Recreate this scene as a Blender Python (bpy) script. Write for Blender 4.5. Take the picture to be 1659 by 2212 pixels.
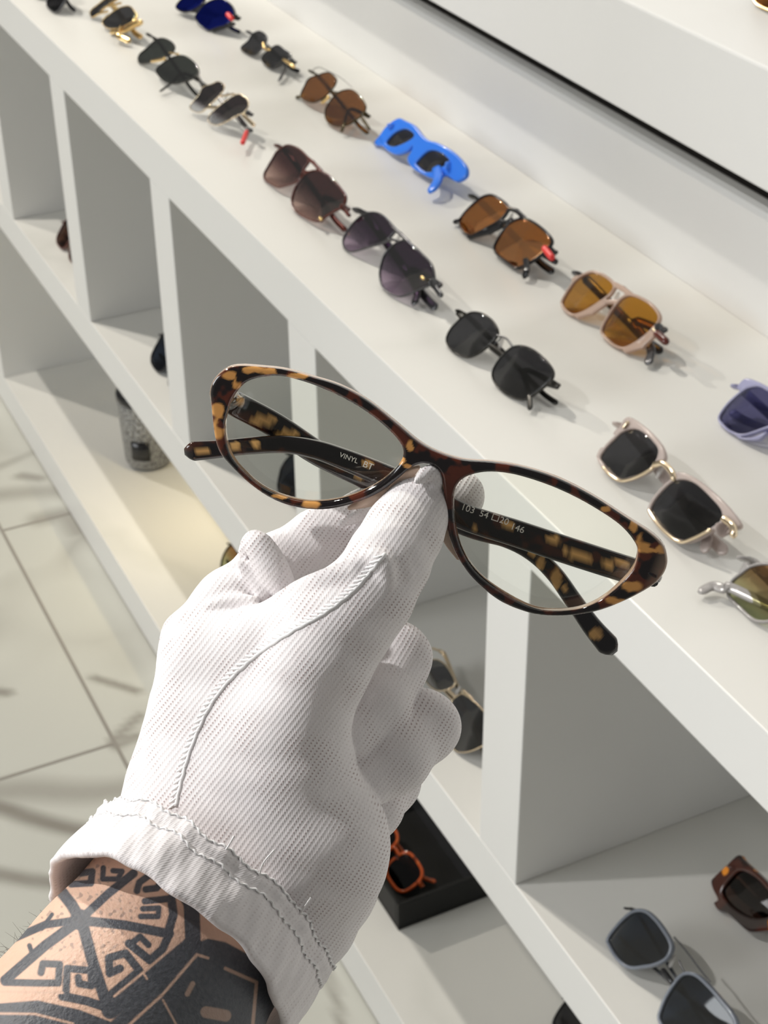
import bpy, math, random
import numpy as np
from mathutils import Vector, Matrix
from mathutils.bvhtree import BVHTree

random.seed(7)
RNG = np.random.default_rng(7)
scene = bpy.context.scene
for o in list(bpy.data.objects):
    bpy.data.objects.remove(o, do_unlink=True)
col = scene.collection

# ------------------------------------------------------------------ camera
W, H, FPX = 1659, 2212, 3581.43
ZT = 0.7524                       # height of the display top above the floor
RC = np.array([[-0.43975656, 0.49321087, -0.75057125],
               [-0.89807608, -0.24946441, 0.36225247],
               [-0.00857396, 0.83337299, 0.55264450]])
CP = np.array([0.0, 0.45988, 0.57 + ZT])
cam_data = bpy.data.cameras.new('camera')
cam = bpy.data.objects.new('camera', cam_data)
col.objects.link(cam)
M4 = np.eye(4); M4[:3, :3] = RC; M4[:3, 3] = CP
cam.matrix_world = Matrix(M4.tolist())
cam_data.sensor_fit = 'HORIZONTAL'
cam_data.sensor_width = 36.0
cam_data.lens = FPX / W * 36.0
cam_data.clip_start = 0.02
cam_data.dof.use_dof = True
cam_data.dof.focus_distance = 0.445
cam_data.dof.aperture_fstop = 62.0
scene.camera = cam

# ------------------------------------------------------------------ light
scene.view_settings.view_transform = 'Standard'
scene.view_settings.look = 'None'
scene.view_settings.gamma = 1.0
scene.view_settings.use_curve_mapping = False
scene.view_settings.exposure = -0.22
scene.cycles.max_bounces = 10
scene.cycles.transparent_max_bounces = 24
scene.cycles.caustics_reflective = False
scene.cycles.caustics_refractive = False

world = bpy.data.worlds.new('world'); scene.world = world
world.use_nodes = True
bg = world.node_tree.nodes['Background']
bg.inputs[0].default_value = (1.0, 0.985, 0.94, 1)
bg.inputs[1].default_value = 0.17

def lamp(name, loc, target, power, size, color=(1, 0.97, 0.92), spread=180):
    d = bpy.data.lights.new(name, 'AREA')
    d.shape = 'DISK'; d.size = size; d.energy = power; d.color = color
    d.spread = math.radians(spread)
    o = bpy.data.objects.new(name, d); col.objects.link(o)
    o.location = loc
    v = Vector(target) - Vector(loc)
    o.rotation_euler = v.to_track_quat('-Z', 'Y').to_euler()
    return o
# ceiling spotlights in a row along the display, and an added soft fill facing the shelf fronts
lamp('ceiling_spot', (2.30, 0.40, 2.75), (1.0, -0.1, ZT), 34, 0.05, (1, 0.95, 0.86))
lamp('ceiling_spot', (4.15, 1.10, 2.70), (1.4, -0.1, ZT), 50, 0.06, (1, 0.93, 0.82))
lamp('ceiling_spot', (1.40, 1.60, 2.60), (0.28, 0.38, 1.05), 2.8, 0.06, (1, 0.98, 0.96), 46)
wl = lamp('front_fill_light', (1.30, 3.05, 1.95), (1.2, 0.0, 0.75), 44, 1.7, (0.95, 0.98, 1.0))  # broad front wash added to brighten the shelf faces
wl.data.shape = 'RECTANGLE'; wl.data.size_y = 1.0

# ------------------------------------------------------------------ helpers
def ray(px, py):
    return RC @ np.array([(px - W / 2) / FPX, -(py - H / 2) / FPX, -1.0])
def at(px, py, t):                 # point seen at a pixel, t metres in front of the lens
    return CP + ray(px, py) * t
def onz(px, py, z):
    r = ray(px, py); return CP + r * ((z - CP[2]) / r[2])
def project(P):
    q = (np.asarray(P) - CP) @ RC
    return np.stack([W / 2 + FPX * q[..., 0] / -q[..., 2], H / 2 - FPX * q[..., 1] / -q[..., 2]], -1)

def tag(o, label=None, cat=None, group=None, kind=None):
    if label: o['label'] = label
    if cat: o['category'] = cat
    if group: o['group'] = group
    if kind: o['kind'] = kind
    return o
def empty(name, M=None):
    o = bpy.data.objects.new(name, None); col.objects.link(o)
    o.empty_display_size = 0.02
    if M is not None: o.matrix_world = M
    return o
def mesh_obj(name, V, F, mat=None, parent=None, smooth=True, attrs=None):
    V = np.asarray(V, float)
    me = bpy.data.meshes.new(name)
    if isinstance(F, np.ndarray):
        n = F.shape[1]
        me.vertices.add(len(V)); me.vertices.foreach_set('co', V.ravel())
        me.loops.add(F.size); me.loops.foreach_set('vertex_index', F.ravel().astype(np.int32))
        me.polygons.add(len(F)); me.polygons.foreach_set('loop_start', np.arange(0, F.size, n, dtype=np.int32))
        me.update(calc_edges=True)
    else:
        me.from_pydata([tuple(v) for v in V], [], F)
    me.polygons.foreach_set('use_smooth', [smooth] * len(me.polygons))
    for k, a in (attrs or {}).items():
        a = np.asarray(a, float)
        if a.ndim == 1:
            at_ = me.attributes.new(k, 'FLOAT', 'POINT'); at_.data.foreach_set('value', a)
        else:
            at_ = me.attributes.new(k, 'FLOAT_VECTOR', 'POINT'); at_.data.foreach_set('vector', a.ravel())
    me.validate(); me.update()
    o = bpy.data.objects.new(name, me); col.objects.link(o)
    if mat: me.materials.append(mat)
    if parent: o.parent = parent
    return o

def box_vf(x0, x1, y0, y1, z0, z1):
    V = [(x, y, z) for x in (x0, x1) for y in (y0, y1) for z in (z0, z1)]
    F = [(0, 1, 3, 2), (4, 6, 7, 5), (0, 4, 5, 1), (2, 3, 7, 6), (0, 2, 6, 4), (1, 5, 7, 3)]
    return V, F
def box(name, x0, x1, y0, y1, z0, z1, mat, parent=None, bevel=0.0015):
    V, F = box_vf(x0, x1, y0, y1, z0, z1)
    o = mesh_obj(name, V, F, mat, parent, smooth=False)
    if bevel:
        m = o.modifiers.new('bevel', 'BEVEL'); m.width = bevel; m.segments = 2
    return o

def snets(Fd, org, h):
    """naive surface nets; negative inside."""
    nx, ny, nz = Fd.shape
    S = Fd < 0
    cnt = np.zeros((nx - 1, ny - 1, nz - 1), np.int8)
    cs = [(i, j, k) for i in (0, 1) for j in (0, 1) for k in (0, 1)]
    for i, j, k in cs:
        cnt += S[i:nx - 1 + i, j:ny - 1 + j, k:nz - 1 + k]
    mix = (cnt > 0) & (cnt < 8)
    I = np.argwhere(mix)
    vals = np.stack([Fd[I[:, 0] + i, I[:, 1] + j, I[:, 2] + k] for i, j, k in cs], 1)
    acc = np.zeros((len(I), 3)); n = np.zeros(len(I))
    for a in range(8):
        for b in range(a + 1, 8):
            ca, cb = np.array(cs[a]), np.array(cs[b])
            if np.abs(ca - cb).sum() != 1: continue
            fa, fb = vals[:, a], vals[:, b]
            m = (fa < 0) != (fb < 0)
            t = np.where(m, fa / np.where(m, fa - fb, 1), 0)
            acc += m[:, None] * (ca + t[:, None] * (cb - ca)); n += m
    V = org + (I + acc / n[:, None]) * h
    ids = np.full(mix.shape, -1, np.int64); ids[mix] = np.arange(len(I))
    Q = []
    for ax in range(3):
        A = np.take(S, range(0, S.shape[ax] - 1), ax); B = np.take(S, range(1, S.shape[ax]), ax)
        E = np.argwhere(A != B)
        o1, o2 = [(1, 2), (2, 0), (0, 1)][ax]
        ok = (E[:, o1] > 0) & (E[:, o2] > 0) & (E[:, o1] < Fd.shape[o1] - 1) & (E[:, o2] < Fd.shape[o2] - 1)
        E = E[ok]
        q = []
        for d1, d2 in ((1, 1), (0, 1), (0, 0), (1, 0)):
            c = E.copy(); c[:, o1] -= d1; c[:, o2] -= d2
            q.append(ids[c[:, 0], c[:, 1], c[:, 2]])
        q = np.stack(q, 1)
        flip = ~S[E[:, 0], E[:, 1], E[:, 2]]
        q[flip] = q[flip][:, ::-1]
        Q.append(q)
    return V, np.concatenate(Q)

def smooth_poly(P, n=6):           # closed Catmull-Rom
    P = np.asarray(P, float); out = []
    for i in range(len(P)):
        a, b, c, d = P[i - 1], P[i], P[(i + 1) % len(P)], P[(i + 2) % len(P)]
        for t in np.arange(n) / n:
            out.append(.5 * (2 * b + (c - a) * t + (2 * a - 5 * b + 4 * c - d) * t * t + (3 * b - a - 3 * c + d) * t ** 3))
    return np.array(out)
def spline(P, n=8):                # open Catmull-Rom
    P = np.asarray(P, float)
    Q = np.vstack([2 * P[0] - P[1], P, 2 * P[-1] - P[-2]]); out = []
    for i in range(1, len(Q) - 2):
        a, b, c, d = Q[i - 1], Q[i], Q[i + 1], Q[i + 2]
        for t in np.arange(n) / n:
            out.append(.5 * (2 * b + (c - a) * t + (2 * a - 5 * b + 4 * c - d) * t * t + (3 * b - a - 3 * c + d) * t ** 3))
    out.append(P[-1]); return np.array(out)
def sd_poly(X, Y, P):
    d = np.full(X.shape, 1e9); ins = np.zeros(X.shape, bool)
    for i in range(len(P)):
        a, b = P[i], P[(i + 1) % len(P)]
        e = b - a; L = max(e @ e, 1e-18)
        wx, wy = X - a[0], Y - a[1]
        t = np.clip((wx * e[0] + wy * e[1]) / L, 0, 1)
        d = np.minimum(d, (wx - t * e[0]) ** 2 + (wy - t * e[1]) ** 2)
        if a[1] != b[1]:
            c = ((a[1] > Y) != (b[1] > Y)) & (X < (b[0] - a[0]) * (Y - a[1]) / (b[1] - a[1]) + a[0])
            ins ^= c
    d = np.sqrt(d); return np.where(ins, -d, d)
def sd_caps(X, Y, a, b, r):
    e = np.subtract(b, a); L = max(e @ e, 1e-18)
    wx, wy = X - a[0], Y - a[1]
    t = np.clip((wx * e[0] + wy * e[1]) / L, 0, 1)
    return np.hypot(wx - t * e[0], wy - t * e[1]) - r
def plate(fn, lo, hi, half, rnd, h, bow=0.0):
    """rounded plate from a 2-D distance function fn(X, Y); mm in, metres out"""
    pad = 3 * h
    xs = np.arange(lo[0] - pad, hi[0] + pad, h); ys = np.arange(lo[1] - pad, hi[1] + pad, h)
    zs = np.arange(-half - pad, half + pad + h, min(h, half / 2.5))
    hz = zs[1] - zs[0]
    X, Y = np.meshgrid(xs, ys, indexing='ij')
    D = fn(X, Y)
    dx = (D + rnd)[:, :, None]; dz = (np.abs(zs) - half + rnd)[None, None, :]
    Fd = np.hypot(np.maximum(dx, 0), np.maximum(dz, 0)) + np.minimum(np.maximum(dx, dz), 0) - rnd
    V, Q = snets(Fd, np.array([xs[0], ys[0], zs[0]]), np.array([h, h, hz]))
    if bow: V[:, 2] -= bow * V[:, 0] ** 2
    return V * 0.001, Q

def sweep(P, wid, thk, nrm, seg=14, power=3.0):
    """superellipse bar along P; wid across (perpendicular to nrm), thk along nrm"""
    P = np.asarray(P, float); n = len(P)
    wid = np.interp(np.linspace(0, 1, n), np.linspace(0, 1, len(wid)), wid)
    thk = np.interp(np.linspace(0, 1, n), np.linspace(0, 1, len(thk)), thk)
    T = np.gradient(P, axis=0); T /= np.linalg.norm(T, axis=1)[:, None]
    nrm = np.asarray(nrm, float)
    B = np.cross(T, nrm); B /= np.linalg.norm(B, axis=1)[:, None]
    N = np.cross(B, T)
    th = np.arange(seg) / seg * 2 * np.pi
    c, s = np.cos(th), np.sin(th)
    cx = np.sign(c) * np.abs(c) ** (2 / power); sx = np.sign(s) * np.abs(s) ** (2 / power)
    # rounded ends
    ends = [(0, .0), (0, .55), (0, .85)]
    rings = []
    def ring(p, t, b, nn, w, k): rings.append(p + b[None] * (cx * w / 2)[:, None] + nn[None] * (sx * k / 2)[:, None])
    for f, off in ((.35, .5), (.75, .28), (.95, .1)):
        ring(P[0] - T[0] * wid[0] * off, T[0], B[0], N[0], wid[0] * f, thk[0] * f)
    for i in range(n): ring(P[i], T[i], B[i], N[i], wid[i], thk[i])
    for f, off in ((.95, .1), (.75, .28), (.35, .5)):
        ring(P[-1] + T[-1] * wid[-1] * off, T[-1], B[-1], N[-1], wid[-1] * f, thk[-1] * f)
    V = np.concatenate(rings); m = len(rings); F = []
    for i in range(m - 1):
        for j in range(seg):
            F.append((i * seg + j, i * seg + (j + 1) % seg, (i + 1) * seg + (j + 1) % seg, (i + 1) * seg + j))
    F.append(tuple(range(seg - 1, -1, -1))); F.append(tuple((m - 1) * seg + j for j in range(seg)))
    F = [tuple(reversed(f)) for f in F]
    return V, F
def tube(P, r, seg=8):
    P = np.asarray(P, float)
    T = np.gradient(P, axis=0); T /= np.linalg.norm(T, axis=1)[:, None]
    a = np.array([0.3, 0.2, 0.93]); B = np.cross(T, a); B /= np.linalg.norm(B, axis=1)[:, None]; N = np.cross(B, T)
    th = np.arange(seg) / seg * 2 * np.pi
    rr = np.broadcast_to(r, (len(P),))
    V = (P[:, None] + B[:, None] * np.cos(th)[None, :, None] * rr[:, None, None] + N[:, None] * np.sin(th)[None, :, None] * rr[:, None, None]).reshape(-1, 3)
    F = [(i * seg + j, i * seg + (j + 1) % seg, (i + 1) * seg + (j + 1) % seg, (i + 1) * seg + j) for i in range(len(P) - 1) for j in range(seg)]
    F.append(tuple(range(seg))[::-1]); F.append(tuple((len(P) - 1) * seg + j for j in range(seg)))
    return V, F
class MB:
    def __init__(s): s.V = []; s.F = []; s.n = 0
    def add(s, VF):
        V, F = VF
        s.V.append(np.asarray(V, float)); s.F += [tuple(i + s.n for i in f) for f in F]; s.n += len(V); return s
    def build(s, name, mat, parent=None, smooth=True): return mesh_obj(name, np.concatenate(s.V), s.F, mat, parent, smooth)

def vnoise(X, s, seed):            # smooth sum-of-sines noise
    r = np.random.default_rng(seed); out = 0
    for i in range(7):
        w = r.normal(size=3); w /= np.linalg.norm(w); out = out + np.sin(X @ (w * s * r.uniform(.6, 1.5)).astype(np.float32) + r.uniform(0, 6.28))
    return out / 7

# ------------------------------------------------------------------ materials
def new_mat(name):
    m = bpy.data.materials.new(name); m.use_nodes = True
    nt = m.node_tree; nt.nodes.clear()
    out = nt.nodes.new('ShaderNodeOutputMaterial')
    return m, nt, out
def N(nt, t, **kw):
    n = nt.nodes.new(t)
    for k, v in kw.items():
        if k in n.bl_rna.properties and k not in n.inputs: setattr(n, k, v)
        else: n.inputs[k].default_value = v
    return n
def pbr(name, color, rough=0.5, metal=0.0, spec=0.5, noise=0.0, nscale=40, coat=0.0, bump=0.0):
    m, nt, out = new_mat(name)
    b = N(nt, 'ShaderNodeBsdfPrincipled')
    b.inputs['Roughness'].default_value = rough; b.inputs['Metallic'].default_value = metal
    b.inputs['Specular IOR Level'].default_value = spec; b.inputs['Coat Weight'].default_value = coat
    tc = N(nt, 'ShaderNodeTexCoord'); nz = N(nt, 'ShaderNodeTexNoise'); nz.inputs['Scale'].default_value = nscale
    nt.links.new(tc.outputs['Object'], nz.inputs['Vector'])
    mx = N(nt, 'ShaderNodeMix'); mx.data_type = 'RGBA'
    mx.inputs[6].default_value = (*[c * (1 - noise) for c in color], 1); mx.inputs[7].default_value = (*[min(1, c * (1 + noise)) for c in color], 1)
    nt.links.new(nz.outputs['Fac'], mx.inputs[0]); nt.links.new(mx.outputs[2], b.inputs['Base Color'])
    if bump:
        bp = N(nt, 'ShaderNodeBump'); bp.inputs['Strength'].default_value = bump; bp.inputs['Distance'].default_value = 0.001
        nt.links.new(nz.outputs['Fac'], bp.inputs['Height']); nt.links.new(bp.outputs[0], b.inputs['Normal'])
    nt.links.new(b.outputs[0], out.inputs[0])
    return m
def lens_mat(name, top, bot=None, refl=0.03, refl_col=(1, 1, 1), y0=-18, y1=18):
    """tinted lens; the tint may run from dark at the top to pale at the bottom as sold"""
    bot = [math.sqrt(c) for c in (bot or top)]; top = [math.sqrt(c) for c in top]   # front and back face each take half of the tint
    m, nt, out = new_mat(name)
    tc = N(nt, 'ShaderNodeTexCoord'); sx = N(nt, 'ShaderNodeSeparateXYZ'); nt.links.new(tc.outputs['Object'], sx.inputs[0])
    mr = N(nt, 'ShaderNodeMapRange'); mr.interpolation_type = 'SMOOTHSTEP'
    mr.inputs[1].default_value = y0 * .001; mr.inputs[2].default_value = y1 * .001
    nt.links.new(sx.outputs[1], mr.inputs[0])
    mx = N(nt, 'ShaderNodeMix'); mx.data_type = 'RGBA'; mx.inputs[6].default_value = (*bot, 1); mx.inputs[7].default_value = (*top, 1)
    nt.links.new(mr.outputs[0], mx.inputs[0])
    tr = N(nt, 'ShaderNodeBsdfTransparent'); nt.links.new(mx.outputs[2], tr.inputs[0])
    gl = N(nt, 'ShaderNodeBsdfGlossy'); gl.inputs[0].default_value = (*refl_col, 1); gl.inputs['Roughness'].default_value = 0.04
    ms = N(nt, 'ShaderNodeMixShader')
    lw = N(nt, 'ShaderNodeLayerWeight'); lw.inputs[0].default_value = 0.25
    ma = N(nt, 'ShaderNodeMath', operation='MULTIPLY_ADD'); ma.inputs[1].default_value = 0.16 if refl > .01 else .05; ma.inputs[2].default_value = refl
    nt.links.new(lw.outputs[0], ma.inputs[0]); ma.use_clamp = True
    nt.links.new(ma.outputs[0], ms.inputs[0]); nt.links.new(tr.outputs[0], ms.inputs[1]); nt.links.new(gl.outputs[0], ms.inputs[2])
    nt.links.new(ms.outputs[0], out.inputs[0])
    return m
def clear_plastic(name, color, opac=0.5, tint=None):
    m, nt, out = new_mat(name)
    tr = N(nt, 'ShaderNodeBsdfTransparent'); tr.inputs[0].default_value = (*(tint or color), 1)
    b = N(nt, 'ShaderNodeBsdfPrincipled'); b.inputs['Base Color'].default_value = (*color, 1); b.inputs['Roughness'].default_value = 0.15
    b.inputs['Coat Weight'].default_value = 0.3
    ms = N(nt, 'ShaderNodeMixShader'); ms.inputs[0].default_value = opac
    nt.links.new(tr.outputs[0], ms.inputs[1]); nt.links.new(b.outputs[0], ms.inputs[2]); nt.links.new(ms.outputs[0], out.inputs[0])
    return m
def marble(name, base, vein, scale, amount, rough, veins=False):
    m, nt, out = new_mat(name)
    b = N(nt, 'ShaderNodeBsdfPrincipled'); b.inputs['Roughness'].default_value = rough
    tc = N(nt, 'ShaderNodeTexCoord')
    n1 = N(nt, 'ShaderNodeTexNoise'); n1.inputs['Scale'].default_value = scale * .7; n1.inputs['Detail'].default_value = 6
    nt.links.new(tc.outputs['Object'], n1.inputs['Vector'])
    ad = N(nt, 'ShaderNodeMix'); ad.data_type = 'VECTOR'; ad.inputs[0].default_value = 0.22
    nt.links.new(tc.outputs['Object'], ad.inputs[4]); nt.links.new(n1.outputs['Color'], ad.inputs[5])
    n2 = N(nt, 'ShaderNodeTexNoise'); n2.inputs['Scale'].default_value = scale; n2.inputs['Detail'].default_value = 3; n2.inputs['Roughness'].default_value = .45
    nt.links.new(ad.outputs[1], n2.inputs['Vector'])
    s = N(nt, 'ShaderNodeMath', operation='SUBTRACT'); s.inputs[1].default_value = .5; nt.links.new(n2.outputs['Fac'], s.inputs[0])
    a = N(nt, 'ShaderNodeMath', operation='ABSOLUTE'); nt.links.new(s.outputs[0], a.inputs[0])
    mr = N(nt, 'ShaderNodeMapRange'); mr.inputs[1].default_value = 0; mr.inputs[2].default_value = .04; mr.inputs[3].default_value = amount; mr.inputs[4].default_value = 0
    nt.links.new(a.outputs[0], mr.inputs[0])
    n3 = N(nt, 'ShaderNodeTexNoise'); n3.inputs['Scale'].default_value = scale * .9; nt.links.new(tc.outputs['Object'], n3.inputs['Vector'])
    mk = N(nt, 'ShaderNodeMapRange'); mk.inputs[1].default_value = .42; mk.inputs[2].default_value = .58; nt.links.new(n3.outputs['Fac'], mk.inputs[0])
    ml = N(nt, 'ShaderNodeMath', operation='MULTIPLY'); nt.links.new(mr.outputs[0], ml.inputs[0]); nt.links.new(mk.outputs[0], ml.inputs[1])
    mx = N(nt, 'ShaderNodeMix'); mx.data_type = 'RGBA'; mx.inputs[6].default_value = (*base, 1); mx.inputs[7].default_value = (*vein, 1)
    if veins:                       # the drawn veins of the tiles
        va = N(nt, 'ShaderNodeAttribute', attribute_name='vein'); mxm = N(nt, 'ShaderNodeMath', operation='MAXIMUM')
        nt.links.new(va.outputs['Fac'], mxm.inputs[0]); nt.links.new(ml.outputs[0], mxm.inputs[1]); nt.links.new(mxm.outputs[0], mx.inputs[0])
    else:
        nt.links.new(ml.outputs[0], mx.inputs[0])
    last = mx.outputs[2]
    nt.links.new(last, b.inputs['Base Color']); nt.links.new(b.outputs[0], out.inputs[0])
    return m

M_WHITE = pbr('white_lacquer', (.80, .80, .79), .38, noise=.01, nscale=9)
M_TOP = marble('white_stone_top', (.71, .70, .665), (.56, .56, .52), 3.0, .35, .3)
M_WALLP = pbr('white_wall_paint', (.82, .82, .81), .6, noise=.01)
M_TILE = marble('marble_tile', (.58, .58, .53), (.24, .22, .19), 2.0, .5, .25, veins=True)
M_GROUT = pbr('grey_grout', (.30, .28, .25), .9)
M_GAPSHADE = pbr('painted_shade', (.16, .15, .15), .8)  # dark colour standing in for shade below the upper shelf
M_BLACK = pbr('black_plastic', (.012, .012, .014), .18, noise=.1)
M_BLKMET = pbr('black_metal', (.03, .028, .024), .25, metal=.6)
M_GOLD = pbr('gold_metal', (.83, .60, .28), .16, metal=1.0)
M_PGOLD = pbr('pale_gold_metal', (.85, .70, .50), .15, metal=1.0)
M_SILVER = pbr('silver_metal', (.6, .6, .6), .2, metal=1.0)
M_GUN = pbr('gunmetal', (.10, .10, .105), .25, metal=.7)
M_BLUE = pbr('bright_blue_plastic', (.03, .20, .85), .25, coat=.3)
M_RED = pbr('red_plastic', (.75, .04, .04), .3)
M_BROWNRED = pbr('dark_red_brown_plastic', (.10, .018, .010), .15, coat=.4, noise=.3)
M_PAD = clear_plastic('clear_silicone', (.85, .82, .80), .45, (.95, .95, .94))
M_BEIGE = clear_plastic('clear_beige_plastic', (.62, .47, .39), .62, (.80, .68, .60))
M_CHAMP = clear_plastic('clear_champagne_plastic', (.60, .52, .49), .60, (.82, .75, .72))
M_NPAD = clear_plastic('clear_beige_nose_pad', (.52, .40, .32), .55, (.85, .76, .68))
M_LAV = clear_plastic('lavender_plastic', (.42, .42, .60), .75, (.70, .70, .85))
M_GREYP = pbr('grey_plastic', (.17, .19, .23), .2, coat=.4)
M_GREYC = clear_plastic('clear_grey_plastic', (.42, .40, .39), .75, (.7, .68, .67))
M_OLIVE = pbr('dark_olive_metal', (.06, .045, .015), .25, metal=.5)

L_BLACK = lens_mat('black_lens', (.035, .035, .040))
L_GREEN = lens_mat('dark_green_lens', (.03, .036, .032))
L_NAVY = lens_mat('navy_lens', (.02, .03, .05), refl=.04)
L_VIOLET = lens_mat('violet_gradient_lens', (.020, .008, .026), (.46, .36, .48), y0=-20, y1=5)
L_MAROON = lens_mat('maroon_gradient_lens', (.045, .014, .014), (.55, .38, .33), y0=-20, y1=6)
L_SMOKE = lens_mat('smoke_gradient_lens', (.02, .012, .015), (.60, .62, .66), y0=-15, y1=-5)
L_BROWN = lens_mat('brown_lens', (.23, .085, .018))
L_AMBER = lens_mat('amber_lens', (.50, .24, .035))
L_LAVNAVY = lens_mat('lavender_navy_lens', (.10, .10, .22))
L_OLIVEG = lens_mat('brown_green_gradient_lens', (.30, .17, .07), (.42, .46, .26), y0=-15, y1=12)
L_ORANGE = lens_mat('orange_mirror_lens', (.55, .22, .015), refl=.55, refl_col=(1.0, .52, .26))
L_BLUEM = lens_mat('blue_mirror_lens', (.01, .015, .12), refl=.5, refl_col=(.03, .05, .50))
L_DBROWN = lens_mat('dark_brown_lens', (.09, .04, .025))
L_CLEAR = lens_mat('clear_demo_lens', (.95, .965, .92), refl=.002)

def tortoise(name, dark, mid, amber, scale, thr=.5, back=None, attr=False):
    m, nt, out = new_mat(name)
    b = N(nt, 'ShaderNodeBsdfPrincipled'); b.inputs['Roughness'].default_value = .08
    b.inputs['Coat Weight'].default_value = .6; b.inputs['Coat Roughness'].default_value = .03
    tc = N(nt, 'ShaderNodeTexCoord')
    n1 = N(nt, 'ShaderNodeTexNoise'); n1.inputs['Scale'].default_value = scale; n1.inputs['Detail'].default_value = 2
    n2 = N(nt, 'ShaderNodeTexNoise'); n2.inputs['Scale'].default_value = scale * 1.7; n2.inputs['Detail'].default_value = 1
    mp = N(nt, 'ShaderNodeMapping'); mp.inputs['Location'].default_value = (3.1, 1.7, .4)
    nt.links.new(tc.outputs['Object'], n1.inputs['Vector']); nt.links.new(tc.outputs['Object'], mp.inputs[0]); nt.links.new(mp.outputs[0], n2.inputs['Vector'])
    r1 = N(nt, 'ShaderNodeMapRange'); r1.interpolation_type = 'SMOOTHSTEP'; r1.inputs[1].default_value = thr - .05; r1.inputs[2].default_value = thr + .05
    nt.links.new(n1.outputs['Fac'], r1.inputs[0])
    m1 = N(nt, 'ShaderNodeMix'); m1.data_type = 'RGBA'; m1.inputs[6].default_value = (*dark, 1); m1.inputs[7].default_value = (*mid, 1)
    nt.links.new(r1.outputs[0], m1.inputs[0])
    m2 = N(nt, 'ShaderNodeMix'); m2.data_type = 'RGBA'; m2.inputs[7].default_value = (*amber, 1)
    nt.links.new(m1.outputs[2], m2.inputs[6])
    if attr:
        aa = N(nt, 'ShaderNodeAttribute', attribute_name='amber'); nt.links.new(aa.outputs['Fac'], m2.inputs[0])
    else:
        r2 = N(nt, 'ShaderNodeMapRange'); r2.interpolation_type = 'SMOOTHSTEP'; r2.inputs[1].default_value = .60; r2.inputs[2].default_value = .68
        nt.links.new(n2.outputs['Fac'], r2.inputs[0]); nt.links.new(r2.outputs[0], m2.inputs[0])
    src = m2.outputs[2]
    if back:                        # two-layer acetate: pale layer at the back of the sheet
        sx = N(nt, 'ShaderNodeSeparateXYZ'); nt.links.new(tc.outputs['Object'], sx.inputs[0])
        r3 = N(nt, 'ShaderNodeMapRange'); r3.inputs[1].default_value = -.0002; r3.inputs[2].default_value = .0002
        nt.links.new(sx.outputs[2], r3.inputs[0])
        m3 = N(nt, 'ShaderNodeMix'); m3.data_type = 'RGBA'; m3.inputs[6].default_value = (*back, 1)
        nt.links.new(r3.outputs[0], m3.inputs[0]); nt.links.new(src, m3.inputs[7]); src = m3.outputs[2]
    nt.links.new(src, b.inputs['Base Color']); nt.links.new(b.outputs[0], out.inputs[0])
    return m
M_TORT = tortoise('tortoiseshell_acetate', (.006, .003, .004), (.085, .016, .006), (.66, .32, .09), 170, .52, back=(.42, .30, .22), attr=True)
M_TORTB = tortoise('tortoiseshell_temple_acetate', (.006, .004, .006), (.045, .012, .006), (.62, .36, .13), 150, .58, attr=True)
M_TORTC = tortoise('red_tortoiseshell_acetate', (.014, .004, .003), (.055, .011, .005), (.75, .26, .02), 42, .52)
M_TORTO = tortoise('orange_tortoiseshell_acetate', (.05, .008, .003), (.55, .09, .015), (.7, .16, .03), 60, .42)

# ------------------------------------------------------------------ room
YW = -0.268                        # riser behind the display top
fx = np.unique(np.concatenate([np.arange(-2, 5.21, .4), np.arange(.75, 2.35, .008), [5.2]])); fy = np.unique(np.concatenate([np.arange(-.72, 3.21, .4), np.arange(.0, .8, .008), [3.2]]))
GX, GY = np.meshgrid(fx, fy, indexing='ij'); nf = len(fy)
FV = np.column_stack([GX.ravel(), GY.ravel(), np.zeros(GX.size)])
ii, jj = np.meshgrid(np.arange(len(fx) - 1), np.arange(nf - 1), indexing='ij'); b0 = (ii * nf + jj).ravel()
FQ = np.stack([b0, b0 + nf, b0 + nf + 1, b0 + 1], 1)
vein = np.zeros(len(FV)); wob_ = .014 * np.column_stack([vnoise(FV.astype(np.float32), 30, 31), vnoise(FV.astype(np.float32), 30, 32)])
for pts, wd, vv in (([(-40, 1708), (120, 1702), (260, 1696)], .030, .55), ([(-40, 1728), (60, 1760), (190, 1788)], .020, .9), ([(-40, 1885), (60, 1905), (150, 1914)], .016, .8), ([(190, 1468), (290, 1499)], .010, .8),
                    ([(-30, 1010), (60, 978)], .018, .5), ([(55, 1024), (100, 1032)], .016, .7), ([(-20, 1068), (125, 1060)], .03, .5), ([(80, 1124), (128, 1110), (170, 1150)], .026, .6), ([(690, 2085), (725, 2140), (750, 2230)], .008, .6),
                    ([(240, 1600), (300, 1550)], .012, .7), ([(245, 1606), (300, 1588)], .012, .7), ([(-20, 1500), (8, 1505)], .012, .8)):
    Pv = np.array([onz(*p, 0)[:2] for p in pts]); dv = np.full(len(FV), 9.0)
    for a, b in zip(Pv[:-1], Pv[1:]):
        e = b - a; w_ = FV[:, :2] + wob_ - a; t_ = np.clip(w_ @ e / (e @ e), 0, 1); dv = np.minimum(dv, np.hypot(*(w_ - t_[:, None] * e).T))
    vein = np.maximum(vein, vv * np.clip(1.25 - dv / wd * 1.25, 0, 1))
fl = mesh_obj('floor', FV, FQ, M_TILE, attrs={'vein': vein}); tag(fl, kind='structure')
g = MB()
for k in range(-1, 6):
    y = 0.1 + 0.6 * k
    if -0.7 < y < 3.2: g.add(box_vf(-2, 5.2, y - .0022, y + .0022, -.002, .0006))
for row in range(-1, 5):
    y0 = 0.1 + 0.6 * row
    off = 1.492 if row % 2 == 0 else 1.998
    for j in range(-4, 4):
        x = off + 1.2 * j
        if -2 < x < 5.2: g.add(box_vf(x - .0022, x + .0022, max(y0, -.7), min(y0 + .6, 3.2), -.002, .0005))
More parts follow.
